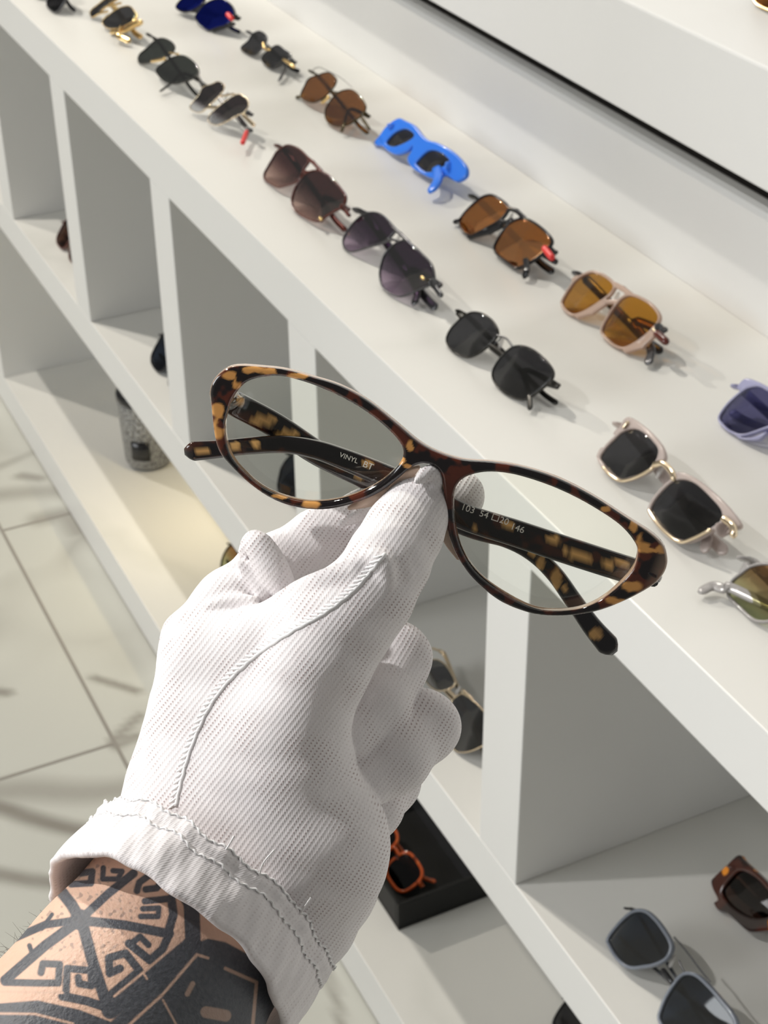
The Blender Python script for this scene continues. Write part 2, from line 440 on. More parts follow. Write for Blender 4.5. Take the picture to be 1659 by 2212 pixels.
t = g.build('trim_1', M_GROUT, smooth=False); tag(t, kind='structure')
wb = box('wall_back', -2.0, 5.2, -0.72, -0.60, 0, 2.95, M_WALLP, bevel=0); tag(wb, kind='structure')

wf = box('wall_front', -2.0, 5.2, 3.30, 3.42, 0, 2.95, M_WALLP, bevel=0); tag(wf, kind='structure')

# ------------------------------------------------------------------ display shelving
unit = empty('display_shelf', Matrix.Translation((1.2, -0.15, 0)))
tag(unit, 'long white built-in display shelf with square cubbies and a stepped back', 'shelf')
def ubox(name, x0, x1, y0, y1, z0, z1, mat=M_WHITE, bevel=.0008):
    o = box(name, x0 - 1.2, x1 - 1.2, y0 + .15, y1 + .15, z0, z1, mat, unit, bevel)
    if mat is M_TOP:               # stone surface, white lacquered front edge
        o.data.materials.append(M_WHITE)
        for p in o.data.polygons:
            if p.normal.y > .9: p.material_index = 1
    return o
X0, X1 = -1.4, 4.6
ubox('counter_top', X0, X1, YW, 0.0, ZT - .0486, ZT, M_TOP)
ubox('middle_shelf', X0, X1, YW, 0.0, ZT - .3812, ZT - .3335, M_TOP)
ubox('base', X0, X1, YW, 0.0, 0.004, ZT - .6897, M_TOP)
ubox('back_panel', X0, X1, YW - .02, YW, .004, ZT - .002, M_WHITE, 0)
for k in range(-5, 10):
    x = 1.0765 + .339 * k
    if x > 4.3 or abs(x) < 0.0: continue
    ubox('divider', x, x + .0548, YW, -.0002, ZT - .3335, ZT - .0486)
for x in (2.322, 3.34, 4.36, -.30):
    ubox('divider', x, x + .0548, YW, -.0002, ZT - .6897, ZT - .3812)
ZU0, ZU1 = ZT + .1246, ZT + .2068
ubox('riser', X0, X1, YW - .02, YW, ZT - .020, ZU0 - .033, M_WHITE, .006)
ubox('painted_gap_shade', X0, X1, YW - .10, YW - .06, ZT, ZU0, M_GAPSHADE, 0)  # dark-painted strip gives the deep shade under the upper shelf
ubox('upper_shelf', X0, X1, -.60, YW + .03, ZU0, ZU1, M_WHITE, .002)

g_ = onz(450, 1135, ZT - .6897)
lamp('under_shelf_lamp', (g_[0], g_[1] - .02, ZT - .40), (g_[0], g_[1], 0),   .26, .03, (1, .82, .48), 120)

# ------------------------------------------------------------------ sunglasses on the shelves
def crop(x0, y0, s, pts): return [(x0 + x / s, y0 + y / s) for x, y in pts]
GROUP = {'f': 'sunglasses in the front row of the display top', 'b': 'sunglasses in the back row of the display top',
         'c': 'sunglasses in the cubbies', 'l': 'sunglasses on the bottom level', 'u': 'sunglasses on the upper shelf'}
ROUND = [(24 * math.cos(a) * (1 if abs(math.cos(a)) > .1 else 1), 20 * math.sin(a)) for a in np.linspace(0, 2 * np.pi, 12, endpoint=False)]

ALL_SHIFT = []; PAIRS = []
class Glasses:
    """one pair, folded and lying on its lower rims and temples, leaning back"""
    def __init__(s, label, zs, row, L, R=None, tau=35, spacing=66, yaw=0, cat='sunglasses'):
        s.zs = zs; tr = math.radians(tau)
        Lp = np.array(L, float); cl = Lp.mean(0)
        hc = .02
        for it in range(6):
            PL = onz(*cl, zs + hc)
            if R is not None:
                PR = onz(*np.array(R, float).mean(0), zs + hc)
                u = PR - PL; u[2] = 0; sp = np.linalg.norm(u); u /= sp
            else:
                u = np.array([-math.cos(math.radians(yaw)), -math.sin(math.radians(yaw)), 0]); sp = spacing * .001
            back = np.array([u[1], -u[0], 0])
            if back[1] > 0: back = -back
            v = math.cos(tr) * np.array([0, 0, 1.]) + math.sin(tr) * back
            n = np.cross(u, v)
            O = PL + u * sp / 2
            s.O, s.u, s.v, s.n = O, u, v, n
            s.L = s.local(L)
            s.R = s.local(R) if R is not None else s.L[::-1] * np.array([-1, 1])
            lo = min(s.L[:, 1].min(), s.R[:, 1].min()) - 2.5
            zmin = O[2] + lo * .001 * v[2] - zs
            hc -= zmin
        s.sp = sp
        base = O + v * lo * .001
        Mx = np.eye(4); Mx[:3, 0] = u; Mx[:3, 1] = v; Mx[:3, 2] = n; Mx[:3, 3] = O
        s.root = empty('sunglasses', Matrix(Mx.tolist()))
        tag(s.root, label, cat, GROUP[row])
        s.Ls, s.Rs = smooth_poly(s.L), smooth_poly(s.R)
        s.hz = O[2] - zs
        PAIRS.append(s)
    def local(s, pts):
        out = []
        for p in pts:
            r = ray(*p); t = ((s.O - CP) @ s.n) / (r @ s.n); q = CP + r * t - s.O
            out.append((q @ s.u * 1000, q @ s.v * 1000))
        return np.array(out)
    def loc3(s, p, z):             # pixel at height z above its shelf, in local metres
        q = onz(*p, s.zs + z) - s.O
        return np.array([q @ s.u, q @ s.v, q @ s.n])
    def frame(s, mat, rim=2.0, thick=3.4, caps=(), polys=(), h=.7, name='frame', rims=True, label=None):
        caps = [([tuple(c) for c in s.local(pl)], r) for pl, r in caps]; polys = [smooth_poly(s.local(p), 4) for p in polys]
        allp = np.concatenate([s.Ls, s.Rs] + polys + [np.array(c[0]) for c in caps])
        lo, hi = allp.min(0) - 6 - rim, allp.max(0) + 6 + rim
        def fn(X, Y):
            dl, dr = sd_poly(X, Y, s.Ls), sd_poly(X, Y, s.Rs)
            d = np.minimum(dl, dr) - rim if rims else np.full(X.shape, 1e3)
            for p in polys: d = np.minimum(d, sd_poly(X, Y, p))
            for c, r in caps:
                for a, b in zip(c[:-1], c[1:]):
                    e = sd_caps(X, Y, a, b, r); k = 1.0
                    hh = np.clip(.5 + .5 * (d - e) / k, 0, 1); d = d * (1 - hh) + e * hh - k * hh * (1 - hh)
            return np.maximum(d, -np.minimum(dl, dr) + .05)
        V, Q = plate(fn, lo, hi, thick / 2, min(thick / 2, rim, 1.4) * .7, h, bow=.0006)
        o = mesh_obj(name, V, Q, mat, s.root)
        if label: o['label'] = label
        return o
    def lenses(s, mat, t=.9):
        for P in (s.Ls, s.Rs):
            c = P.mean(0); k = len(P); V = []; F = []
            for zz in (t, -t):
                for f in (1.0, .97, .66, .33):
                    q = c + (P - c) * f
                    dz = (1 - f * f) * 1.2 - .0006 * q[:, 0] ** 2
                    V.append(np.column_stack([q, dz + zz * .6]))
                V.append(np.array([[c[0], c[1], 1.2 - .0006 * c[0] ** 2 + zz * .6]]))
            V = np.concatenate(V) * .001; m = 4 * k + 1
            for b, sg in ((0, 1), (m, -1)):
                for r in range(3):
                    for j in range(k):
                        f = (b + r * k + j, b + r * k + (j + 1) % k, b + (r + 1) * k + (j + 1) % k, b + (r + 1) * k + j)
                        F.append(f if sg > 0 else f[::-1])
                for j in range(k):
                    f = (b + 3 * k + j, b + 3 * k + (j + 1) % k, b + 4 * k); F.append(f if sg > 0 else f[::-1])
            for j in range(k): F.append((j, m + j, m + (j + 1) % k, (j + 1) % k))
            mesh_obj('lens', V, F, mat, s.root)
    def temples(s, mat, w=4.0, t=2.2, tipA=None, tipB=None, hi=.45, tipmat=None, endmat=None):
        """two folded temples crossing behind the front"""
        xl, xr = s.Ls[:, 0].min() - 4, s.Rs[:, 0].max() + 4
        yt = max(s.Ls[:, 1].max(), s.Rs[:, 1].max()); yb = min(s.Ls[:, 1].min(), s.Rs[:, 1].min())
        yh = yb + (yt - yb) * (.5 + hi * .5)
        def low(z, mm=2.5): return (-(s.hz - mm * .001) / s.v[2] * 1000 - z * s.n[2] / s.v[2])
        for side, z, tip in ((1, -8, tipA), (-1, -13.5, tipB)):
            xa, xb = (xr, xl) if side > 0 else (xl, xr)
            P = [(xa, yh, -1.5), (xa * 1.01, yh - .5, z * .75), (xa * .93, yh - 1, z), (xa * .4, yh - (yh - low(z)) * .30, z - 1), (xb * .25, yh - (yh - low(z)) * .58, z - 1)]
            if tip is None:
                P += [(xb * .70, max(low(z), yh - (yh - low(z)) * .80), z - 2), (xb * .95, low(z - 3, 3.2), z - 3)]
            P = np.array(P) * .001
            if tip is not None:
                P = np.vstack([P[:4], [s.loc3(q, .008 - .004 * i / max(1, len(tip) - 1)) for i, q in enumerate(tip)]])
            P = spline(P, 5)
            nrm = np.array([0, .25, 1.0])
            o = mesh_obj('temple', *sweep(P, [w * .00135, w * .00125, w * .0011, w * .0012], [t * .001], nrm, 10), mat, s.root)
    def part(s, name, mat, pl, r, z=0.0, label=None, floor=False):
        P = np.array([s.loc3(q, z) for q in pl]) if floor else np.array([(*q, z) for q in s.local(pl)]) * .001
        if len(P) > 2: P = spline(P, 5)
        else: P = np.linspace(P[0], P[1], 5)
        o = mesh_obj(name, *sweep(P, [2 * r * .001], [2 * r * .001], (0, 0.1, 1), 10, 2.4), mat, s.root)
        if label: o['label'] = label
        return o
    def settle(s):                 # let the pair down until it just touches its shelf
        low = 9
        for c in s.root.children:
            co = np.empty(len(c.data.vertices) * 3); c.data.vertices.foreach_get('co', co); co = co.reshape(-1, 3)
            low = min(low, (s.O[2] + co @ np.array([s.u[2], s.v[2], s.n[2]])).min())
        s.root.location.z += s.zs + .0003 - low
        ALL_SHIFT.append(round((s.zs - low) * 1000, 1))
    def pads(s, mat=M_PAD):
        # silicone nose pads behind the inner rims
        for P, sg in ((s.Ls, 1), (s.Rs, -1)):
            i = P[:, 0].argmax() if sg > 0 else P[:, 0].argmin()
            c = P[i] * np.array([1, 1]) + np.array([2.2 * sg, -3])
            th = np.linspace(0, 2 * np.pi, 10, endpoint=False)
            V = []; F = []
            for k, (f, dz) in enumerate(((.3, -1.2), (.9, -.7), (1, 0), (.9, .7), (.3, 1.2))):
                for a in th: V.append((c[0] + 2.0 * f * math.cos(a) - 1.0 * sg * math.sin(a) * f, c[1] + 5 * f * math.sin(a), -5 + dz))
            for k in range(4):
                for j in range(10): F.append((k * 10 + j, k * 10 + (j + 1) % 10, k * 10 + 10 + (j + 1) % 10, k * 10 + 10 + j))
            F.append(tuple(range(10))[::-1]); F.append(tuple(range(40, 50)))
            mesh_obj('nose_pad', np.array(V) * .001, F, mat, s.root)

ZTOP = ZT
# --- front row, far to near
ca = lambda p: crop(160, 0, 5.53, p)
G = Glasses('dark sunglasses with thick gold temples, farthest complete pair of the front row', ZTOP, 'f',
            ca([(190, 150), (280, 80), (380, 10), (480, -30), (520, 10), (430, 70), (350, 130), (280, 190), (210, 220)]),
            ca([(350, 270), (430, 200), (530, 130), (650, 100), (710, 160), (730, 220), (660, 290), (540, 350), (430, 360), (370, 330)]))
G.frame(M_GOLD, 1.2, 2.4, caps=[(ca([(290, 185), (400, 160)]), 1.3), (ca([(420, 100), (560, 60)]), 1.2)])
G.lenses(L_BLACK); G.temples(M_GOLD, 5.5, 3, tipA=ca([(520, 430), (650, 515)]))
G.part('endpiece', M_GOLD, ca([(440, 400), (590, 380), (700, 320), (780, 280)]), 3.0, -2)

G = Glasses('dark green black sunglasses with a yellow gold bridge and a temple poking out', ZTOP, 'f',
            ca([(750, 660), (850, 580), (960, 490), (1050, 470), (1150, 510), (1200, 580), (1150, 660), (1040, 700), (900, 750), (770, 750)]),
            ca([(990, 840), (1080, 760), (1180, 700), (1300, 680), (1400, 740), (1450, 820), (1440, 890), (1350, 950), (1200, 1000), (1090, 980), (1010, 900)]))
G.frame(M_BLKMET, 1.2, 2.4, caps=[(ca([(1440, 900), (1490, 1020)]), 1.8)])
G.part('bridge', M_GOLD, ca([(940, 745), (1090, 715)]), 1.8, .5, 'gold bridge'); G.part('bridge', M_GOLD, ca([(1150, 640), (1250, 660)]), 1.1, .5, 'gold bridge')
G.lenses(L_GREEN); G.temples(M_BLKMET, 3, 2, tipA=ca([(1180, 990), (1040, 1095)]))

ca = lambda p: crop(390, 170, 5.53, p)
G = Glasses('gold rimmed sunglasses with dark to clear gradient lenses and a red temple tip', ZTOP, 'f',
            ca([(270, 150), (370, 120), (450, 90), (520, 130), (500, 210), (420, 300), (340, 370), (260, 440), (180, 440), (110, 390), (150, 320), (220, 240)]),
            ca([(480, 370), (560, 310), (680, 240), (760, 270), (800, 340), (760, 430), (660, 490), (540, 560), (440, 600), (360, 570), (340, 510), (400, 440)]))
G.frame(M_PGOLD, .9, 2.0, caps=[(ca([(300, 390), (450, 390)]), 1.6), (ca([(480, 260), (640, 230)]), 1.0), (ca([(740, 480), (850, 590)]), 2.0)])
G.lenses(L_SMOKE); G.pads(); G.temples(M_GUN, 3, 2, tipA=ca([(810, 660), (750, 810)])); 
G.part('temple_tip', M_RED, ca([(795, 690), (745, 815)]), 2.3, .007, 'red temple tip', floor=True)

ca = lambda p: crop(540, 290, 6.9125, p)
G = Glasses('oversized maroon gradient sunglasses with a dark red brown frame', ZTOP, 'f',
            ca([(370, 270), (470, 200), (570, 180), (720, 240), (850, 360), (870, 430), (810, 520), (740, 680), (640, 740), (500, 780), (400, 790), (290, 730), (210, 670), (190, 590), (250, 470), (320, 350)]),
            ca([(780, 680), (870, 600), (980, 570), (1100, 600), (1220, 690), (1340, 850), (1380, 940), (1340, 1060), (1230, 1130), (1110, 1210), (1030, 1280), (940, 1290), (820, 1240), (710, 1170), (650, 1080), (640, 980), (690, 820)]))
G.frame(M_BROWNRED, 1.5, 3.0, caps=[(ca([(830, 350), (940, 430), (1060, 560)]), 1.6), (ca([(750, 560), (900, 590)]), 1.3), (ca([(1330, 1060), (1410, 1190)]), 1.6)])
G.lenses(L_MAROON); G.pads(); G.temples(M_BROWNRED, 4.5, 2.4, tipA=ca([(1120, 1200), (1070, 1290)]))
G.part('hinge', M_GOLD, ca([(1060, 1270), (1080, 1290)]), 1.5, 1, 'small gold hinge')

ca = lambda p: crop(710, 440, 5.925, p)
G = Glasses('oversized black sunglasses with violet gradient lenses and a double bridge', ZTOP, 'f',
            ca([(300, 240), (400, 160), (520, 125), (640, 145), (740, 220), (840, 340), (820, 400), (730, 480), (620, 530), (500, 560), (400, 590), (270, 610), (190, 560), (160, 480), (180, 410), (240, 310)]),
            ca([(720, 680), (800, 580), (900, 510), (990, 500), (1090, 570), (1200, 680), (1280, 780), (1305, 900), (1290, 1000), (1180, 1060), (1060, 1120), (950, 1170), (860, 1180), (770, 1140), (690, 1060), (665, 950), (670, 850)]))
G.frame(M_GUN, 1.3, 2.8, caps=[(ca([(820, 320), (920, 400), (1020, 500)]), 1.4), (ca([(650, 520), (810, 470), (880, 490)]), 1.0), (ca([(1290, 1020), (1370, 1150)]), 2.2)])
G.lenses(L_VIOLET); G.pads(); G.temples(M_GUN, 6, 2.6, tipA=ca([(1130, 1130), (1105, 1270)]))
G.part('hinge_stud', M_GOLD, ca([(1215, 965), (1240, 985)]), 1.3, 2, 'gold stud')

ca = lambda p: crop(930, 650, 5.352, p)
G = Glasses('black round square sunglasses with a thin metal bridge, leaning near the front edge', ZTOP, 'f',
            ca([(380, 175), (470, 140), (580, 155), (690, 225), (760, 320), (770, 400), (710, 475), (600, 570), (480, 635), (390, 640), (280, 590), (200, 510), (175, 430), (215, 330), (300, 240)]),
            ca([(960, 545), (1060, 535), (1180, 580), (1300, 680), (1380, 790), (1385, 870), (1320, 950), (1190, 1060), (1080, 1125), (990, 1120), (880, 1070), (780, 980), (730, 890), (735, 800), (800, 690), (880, 600)]))
G.frame(M_BLKMET, 1.4, 2.4, caps=[(ca([(710, 540), (810, 620)]), 2.2), (ca([(350, 200), (290, 140)]), 1.6), (ca([(1340, 960), (1430, 985)]), 1.6)])
G.part('bridge', M_GUN, ca([(770, 400), (880, 440), (960, 540)]), .8, .6); G.part('bridge', M_GUN, ca([(700, 500), (760, 470), (800, 420)]), .6, -1)
G.lenses(L_BLACK); G.pads(); G.temples(M_BLKMET, 3.4, 2, tipA=ca([(1140, 1080), (1150, 1240)]))

ca = lambda p: crop(1260, 880, 4.366, p)
G = Glasses('clear champagne sunglasses with gold trim and black lenses', ZTOP, 'f',
            ca([(360, 250), (480, 225), (580, 270), (680, 370), (715, 440), (690, 530), (600, 620), (450, 680), (350, 690), (250, 620), (180, 540), (150, 485), (200, 400), (280, 320)]),
            ca([(850, 730), (970, 710), (1080, 760), (1220, 900), (1290, 1000), (1280, 1080), (1180, 1160), (1060, 1230), (960, 1265), (870, 1250), (760, 1160), (680, 1060), (645, 1000), (660, 940), (730, 840)]))
G.frame(M_CHAMP, 2.4, 3.8, polys=[ca([(270, 270), (330, 190), (415, 105), (560, 190), (690, 310), (765, 420), (775, 520), (690, 560), (600, 440), (480, 300), (380, 270)]),
                                  ca([(860, 650), (950, 640), (1060, 690), (1200, 800), (1330, 930), (1430, 1060), (1455, 1130), (1390, 1160), (1280, 1060), (1160, 880), (1050, 780), (930, 720)]),
                                  ca([(110, 490), (150, 400), (190, 400), (160, 500)])])
G.part('rim_wire', M_PGOLD, ca([(200, 590), (260, 660), (350, 715), (450, 705), (560, 660), (660, 600)]), 1.1, 1.2, 'gold lower rim')
G.part('rim_wire', M_PGOLD, ca([(630, 1000), (690, 1100), (790, 1210), (920, 1295), (1050, 1260), (1200, 1185)]), 1.1, 1.2, 'gold lower rim')
G.part('bridge', M_PGOLD, ca([(690, 570), (770, 560), (850, 640), (870, 700)]), 2.0, 1.6, 'gold bridge')
G.part('endpiece', M_PGOLD, ca([(1340, 1080), (1420, 1150), (1430, 1230)]), 2.2, 1.4, 'gold endpiece'); G.part('endpiece', M_PGOLD, ca([(400, 215), (430, 175)]), 1.3, 1.6, 'gold endpiece')
G.lenses(L_BLACK); G.pads(); G.temples(M_CHAMP, 6.5, 2.6, tipA=ca([(1150, 1210), (1150, 1340)]))

ca = lambda p: crop(1489, 1190, 9.76, p)
G = Glasses('hexagonal grey framed sunglasses with brown to green lenses at the right edge', ZTOP, 'f',
            ca([(880, 690), (1080, 520), (1290, 380), (1600, 330), (1900, 420), (2100, 650), (2150, 900), (2000, 1250), (1800, 1450), (1420, 1470), (1100, 1220), (870, 1000), (820, 900)]), None, spacing=64, yaw=2)
G.frame(M_GREYC, 2.0, 3.4, caps=[(ca([(1100, 440), (1160, 330)]), 2.2)])
G.part('bridge', M_GREYC, ca([(2080, 900), (2400, 1100), (2600, 1400)]), 1.6, 0)
G.lenses(L_OLIVEG); G.temples(M_GREYC, 5.5, 2.6, tipB=None, tipA=ca([(1000, 860), (740, 830), (500, 770), (290, 860)]))

# --- back row, far to near
ca = lambda p: crop(360, 0, 5.53, p)
G = Glasses('deep blue mirrored sunglasses with a red temple end, farthest of the back row', ZTOP, 'b',
            ca([(110, 70), (200, -20), (330, -60), (440, -20), (440, 30), (340, 110), (220, 140), (150, 120)]),
            ca([(360, 190), (430, 90), (540, 20), (650, 0), (740, 50), (790, 130), (780, 200), (700, 290), (590, 330), (500, 360), (420, 310), (360, 240)]))
G.frame(M_BLACK, 1.6, 3, caps=[(ca([(330, 130), (440, 60)]), 2.5), (ca([(560, 370), (660, 330), (780, 280)]), 2.0)])
G.lenses(L_BLUEM); G.temples(M_BLACK, 4, 2.4); G.part('endpiece', M_RED, ca([(745, 185), (790, 235)]), 2.8, 1.5, 'red temple end')

G = Glasses('small dark sunglasses with gold bridge and gold hinges in the back row', ZTOP, 'b',
            ca([(880, 570), (970, 490), (1020, 410), (1110, 380), (1190, 440), (1180, 520), (1110, 610), (1040, 660), (960, 640)]),
            ca([(1140, 690), (1220, 610), (1320, 550), (1400, 600), (1470, 660), (1420, 740), (1340, 790), (1250, 820), (1170, 760)]))
G.frame(M_GUN, 1.1, 2.4)
G.part('bridge', M_GOLD, ca([(1160, 520), (1180, 590), (1240, 600)]), 1.2, .8, 'gold bridge'); G.part('endpiece', M_GOLD, ca([(1400, 715), (1520, 800)]), 1.8, 0, 'gold hinge')
G.lenses(L_BLACK); G.temples(M_GUN, 4, 2, tipA=ca([(1420, 800), (1350, 960)]))

ca = lambda p: crop(620, 130, 7.54, p)
G = Glasses('round brown lens sunglasses with a thin dark frame in the back row', ZTOP, 'b',
            ca([(330, 330), (480, 280), (660, 240), (780, 320), (800, 390), (740, 500), (640, 610), (540, 680), (420, 720), (300, 690), (210, 620), (210, 560), (260, 450)]),
            ca([(720, 690), (820, 580), (940, 530), (1060, 530), (1160, 610), (1240, 740), (1240, 830), (1180, 920), (1080, 1000), (1000, 1060), (880, 1100), (780, 1100), (680, 1050), (630, 960), (630, 860), (660, 780)]))
G.frame(M_OLIVE, 1.0, 2.2, caps=[(ca([(190, 620), (130, 620)]), 1.6), (ca([(1190, 960), (1280, 1120)]), 1.4)])
G.part('brow_bar', M_SILVER, ca([(400, 230), (520, 160), (680, 220), (900, 340), (1080, 490)]), .5, 1)
G.part('bridge', M_GOLD, ca([(580, 720), (680, 640)]), 1.8, 0, 'gold bridge'); G.part('bridge', M_OLIVE, ca([(740, 550), (850, 570)]), .9, 0)
G.lenses(L_BROWN); G.temples(M_OLIVE, 3.2, 2, tipA=ca([(930, 1090), (895, 1180)]))

ca = lambda p: crop(790, 250, 6.9125, p)
G = Glasses('chunky bright blue plastic sunglasses with small black lenses', ZTOP, 'b',
            ca([(330, 460), (420, 370), (520, 320), (620, 310), (720, 370), (735, 420), (680, 470), (560, 530), (440, 565), (360, 550), (310, 510)]),
            ca([(780, 800), (850, 720), (940, 645), (1030, 630), (1140, 670), (1230, 750), (1240, 800), (1170, 850), (1050, 920), (940, 950), (860, 920), (770, 830)]), tau=32)
G.frame(M_BLUE, 3.0, 4.2, polys=[ca([(110, 490), (200, 380), (300, 250), (480, 140), (600, 180), (750, 260), (860, 400), (960, 480), (1100, 520), (1300, 640), (1450, 810), (1480, 930), (1440, 1020), (1320, 1080), (1200, 1000), (1000, 1040), (850, 980), (700, 880), (640, 760), (700, 640), (720, 560), (640, 640), (480, 690), (350, 640), (240, 550), (150, 540)])])
G.lenses(L_BLACK); G.temples(M_BLUE, 9, 4.5, tipA=ca([(1080, 1040), (1000, 1200)]))

ca = lambda p: crop(960, 410, 6.144, p)
G = Glasses('black framed sunglasses with orange mirror lenses and a red temple', ZTOP, 'b',
            ca([(400, 200), (500, 130), (620, 110), (740, 170), (835, 260), (820, 330), (740, 420), (600, 500), (450, 580), (360, 620), (270, 580), (200, 480), (210, 400), (300, 290)]),
            ca([(880, 480), (980, 435), (1080, 430), (1200, 490), (1330, 600), (1390, 690), (1370, 760), (1280, 850), (1150, 950), (1010, 1030), (930, 1040), (820, 960), (710, 870), (680, 790), (730, 680), (810, 560)]))
G.frame(M_BLACK, 2.0, 3.6, caps=[(ca([(850, 270), (960, 310), (1060, 400)]), 1.8), (ca([(740, 450), (830, 460), (890, 420)]), 1.6), (ca([(330, 640), (600, 580), (740, 510)]), 2.4),
                                 (ca([(180, 430), (120, 440)]), 2.0), (ca([(1300, 880), (1430, 960)]), 2.4)])
G.lenses(L_ORANGE); G.pads(); G.temples(M_BLACK, 5, 2.6, tipA=ca([(1090, 1060), (1070, 1160)]))
G.part('endpiece', M_RED, ca([(1340, 810), (1430, 930)]), 2.8, .6, 'red temple end')

ca = lambda p: crop(1190, 570, 5.53, p)
G = Glasses('clear beige sunglasses with amber brown lenses in the back row', ZTOP, 'b',
            ca([(400, 150), (500, 125), (620, 165), (720, 240), (750, 300), (710, 370), (620, 440), (500, 520), (390, 580), (280, 610), (200, 570), (140, 490), (150, 430), (230, 300), (300, 210)]),
            ca([(870, 430), (960, 405), (1070, 440), (1180, 510), (1260, 610), (1265, 690), (1190, 790), (1080, 890), (960, 970), (860, 1005), (760, 970), (670, 890), (625, 820), (650, 740), (720, 620), (800, 500)]))
G.frame(M_BEIGE, 2.2, 3.8, caps=[(ca([(760, 260), (860, 310), (960, 390)]), 2.0), (ca([(700, 470), (790, 470)]), 1.8), (ca([(330, 630), (500, 580), (650, 480)]), 2.6), (ca([(900, 1040), (1080, 980), (1200, 860)]), 2.6), (ca([(300, 180), (270, 200)]), 2.2)])
G.part('endpiece', M_BROWNRED, ca([(1270, 850), (1370, 940)]), 3.0, 0, 'brown endpiece'); G.part('hinge_stud', M_PGOLD, ca([(1240, 805), (1260, 825)]), 1.0, 2)
G.part('bridge', M_BROWNRED, ca([(660, 600), (720, 490)]), 1.0, -3)
G.lenses(L_AMBER); G.pads(); G.temples(M_GUN, 6, 2.8, tipA=ca([(1185, 1000), (1170, 1180)]))

ca = lambda p: crop(1489, 800, 9.76, p)
G = Glasses('lavender framed sunglasses with navy lenses cut off by the right edge', ZTOP, 'b',
            ca([(1140, 460), (1300, 395), (1480, 390), (1700, 500), (2000, 700), (2200, 900), (2150, 1050), (1700, 1200), (1300, 1340), (1080, 1370), (850, 1280), (680, 1130), (630, 1020), (700, 880), (850, 700)]), None, spacing=66, yaw=2)
G.frame(M_LAV, 1.8, 4.2, polys=[ca([(1000, 420), (1040, 310), (1180, 195), (1400, 250), (1659, 380), (2000, 600), (1900, 680), (1500, 420), (1200, 470)]), ca([(900, 1330), (1080, 1440), (1350, 1450), (1659, 1330), (1500, 1500), (1300, 1520), (1050, 1470)])])
G.part('bridge', M_LAV, ca([(2150, 980), (2500, 1150), (2750, 1500)]), 2.2, 0)
G.lenses(L_LAVNAVY); G.temples(M_LAV, 5, 2.6)

# --- pairs whose outline is mostly hidden: a regular shape set at its place
def hidden_pair(label, zs, row, px, sx, sy, frame, lens, rim=1.8, yaw=0, tau=35, kind='sq'):
    k = .62 if kind == 'sq' else 1.0
    c = onz(*px, zs + .02)
    u = np.array([-math.cos(math.radians(yaw)), -math.sin(math.radians(yaw)), 0]); tr = math.radians(tau)
    back = np.array([u[1], -u[0], 0]); back = -back if back[1] > 0 else back
    v = math.cos(tr) * np.array([0, 0, 1.]) + math.sin(tr) * back
    pts = []
    for a in np.linspace(0, 2 * np.pi, 14, endpoint=False):
        cx, cy = math.cos(a), math.sin(a)
        e = 2 / 3.2 if kind == 'sq' else 1.0
        x = math.copysign(abs(cx) ** e, cx) * sx / 2; y = math.copysign(abs(cy) ** e, cy) * sy / 2
        if kind == 'cat' and x < 0 and y > 0: y *= 1.25; x *= 1.12
        pts.append(tuple(project(c + u * x * .001 + v * y * .001)))
    g_ = Glasses(label, zs, row, pts, None, tau=tau, spacing=sx + 17, yaw=yaw)
    g_.frame(frame, rim, 3.2, caps=[]); 
    mesh_obj('bridge', *sweep(spline(np.array([[-9.5, 2, 0], [-4, 6, .5], [4, 6, .5], [9.5, 2, 0]]) * .001, 5), [.003], [.003], (0, 0, 1), 10), frame, g_.root)
    g_.lenses(lens); g_.temples(frame, 4, 2.4)
    return g_
ZC = ZT - .3335; ZB = ZT - .6897
hidden_pair('dark sunglasses cut off by the top edge of the photo, beyond the gold pair', ZTOP, 'f', (92, -42), 46, 38, M_GUN, L_BLACK)
hidden_pair('small brown sunglasses half hidden in the farthest cubby', ZC, 'c', (141, 506), 40, 34, M_BROWNRED, L_DBROWN)
hidden_pair('navy black sunglasses with a gold dot half hidden in the second cubby', ZC, 'c', (353, 760), 44, 42, M_BLACK, L_NAVY)
hidden_pair('dark cat eye sunglasses in the cubby seen through the left clear lens', ZC, 'c', (630, 1034), 46, 42, M_GUN, L_NAVY, kind='cat')
ca = lambda p: crop(910, 1390, 7.63, p)
G = Glasses('black lens sunglasses with silver gold rims behind the curled gloved fingers', ZC, 'c',
            ca([(230, 270), (350, 330), (450, 440), (550, 640), (500, 720), (330, 775), (200, 740), (60, 600), (20, 420), (100, 290)]),
            ca([(690, 850), (850, 960), (1000, 1110), (1060, 1300), (1030, 1600), (880, 1720), (700, 1780), (560, 1760), (460, 1600), (450, 1300), (500, 1000), (590, 890)]))
G.frame(M_PGOLD, 1.0, 2.2, caps=[(ca([(430, 760), (570, 880)]), 1.0), (ca([(690, 780), (830, 910)]), 1.2)])
G.lenses(L_BLACK); G.pads(); G.temples(M_PGOLD, 3, 2)

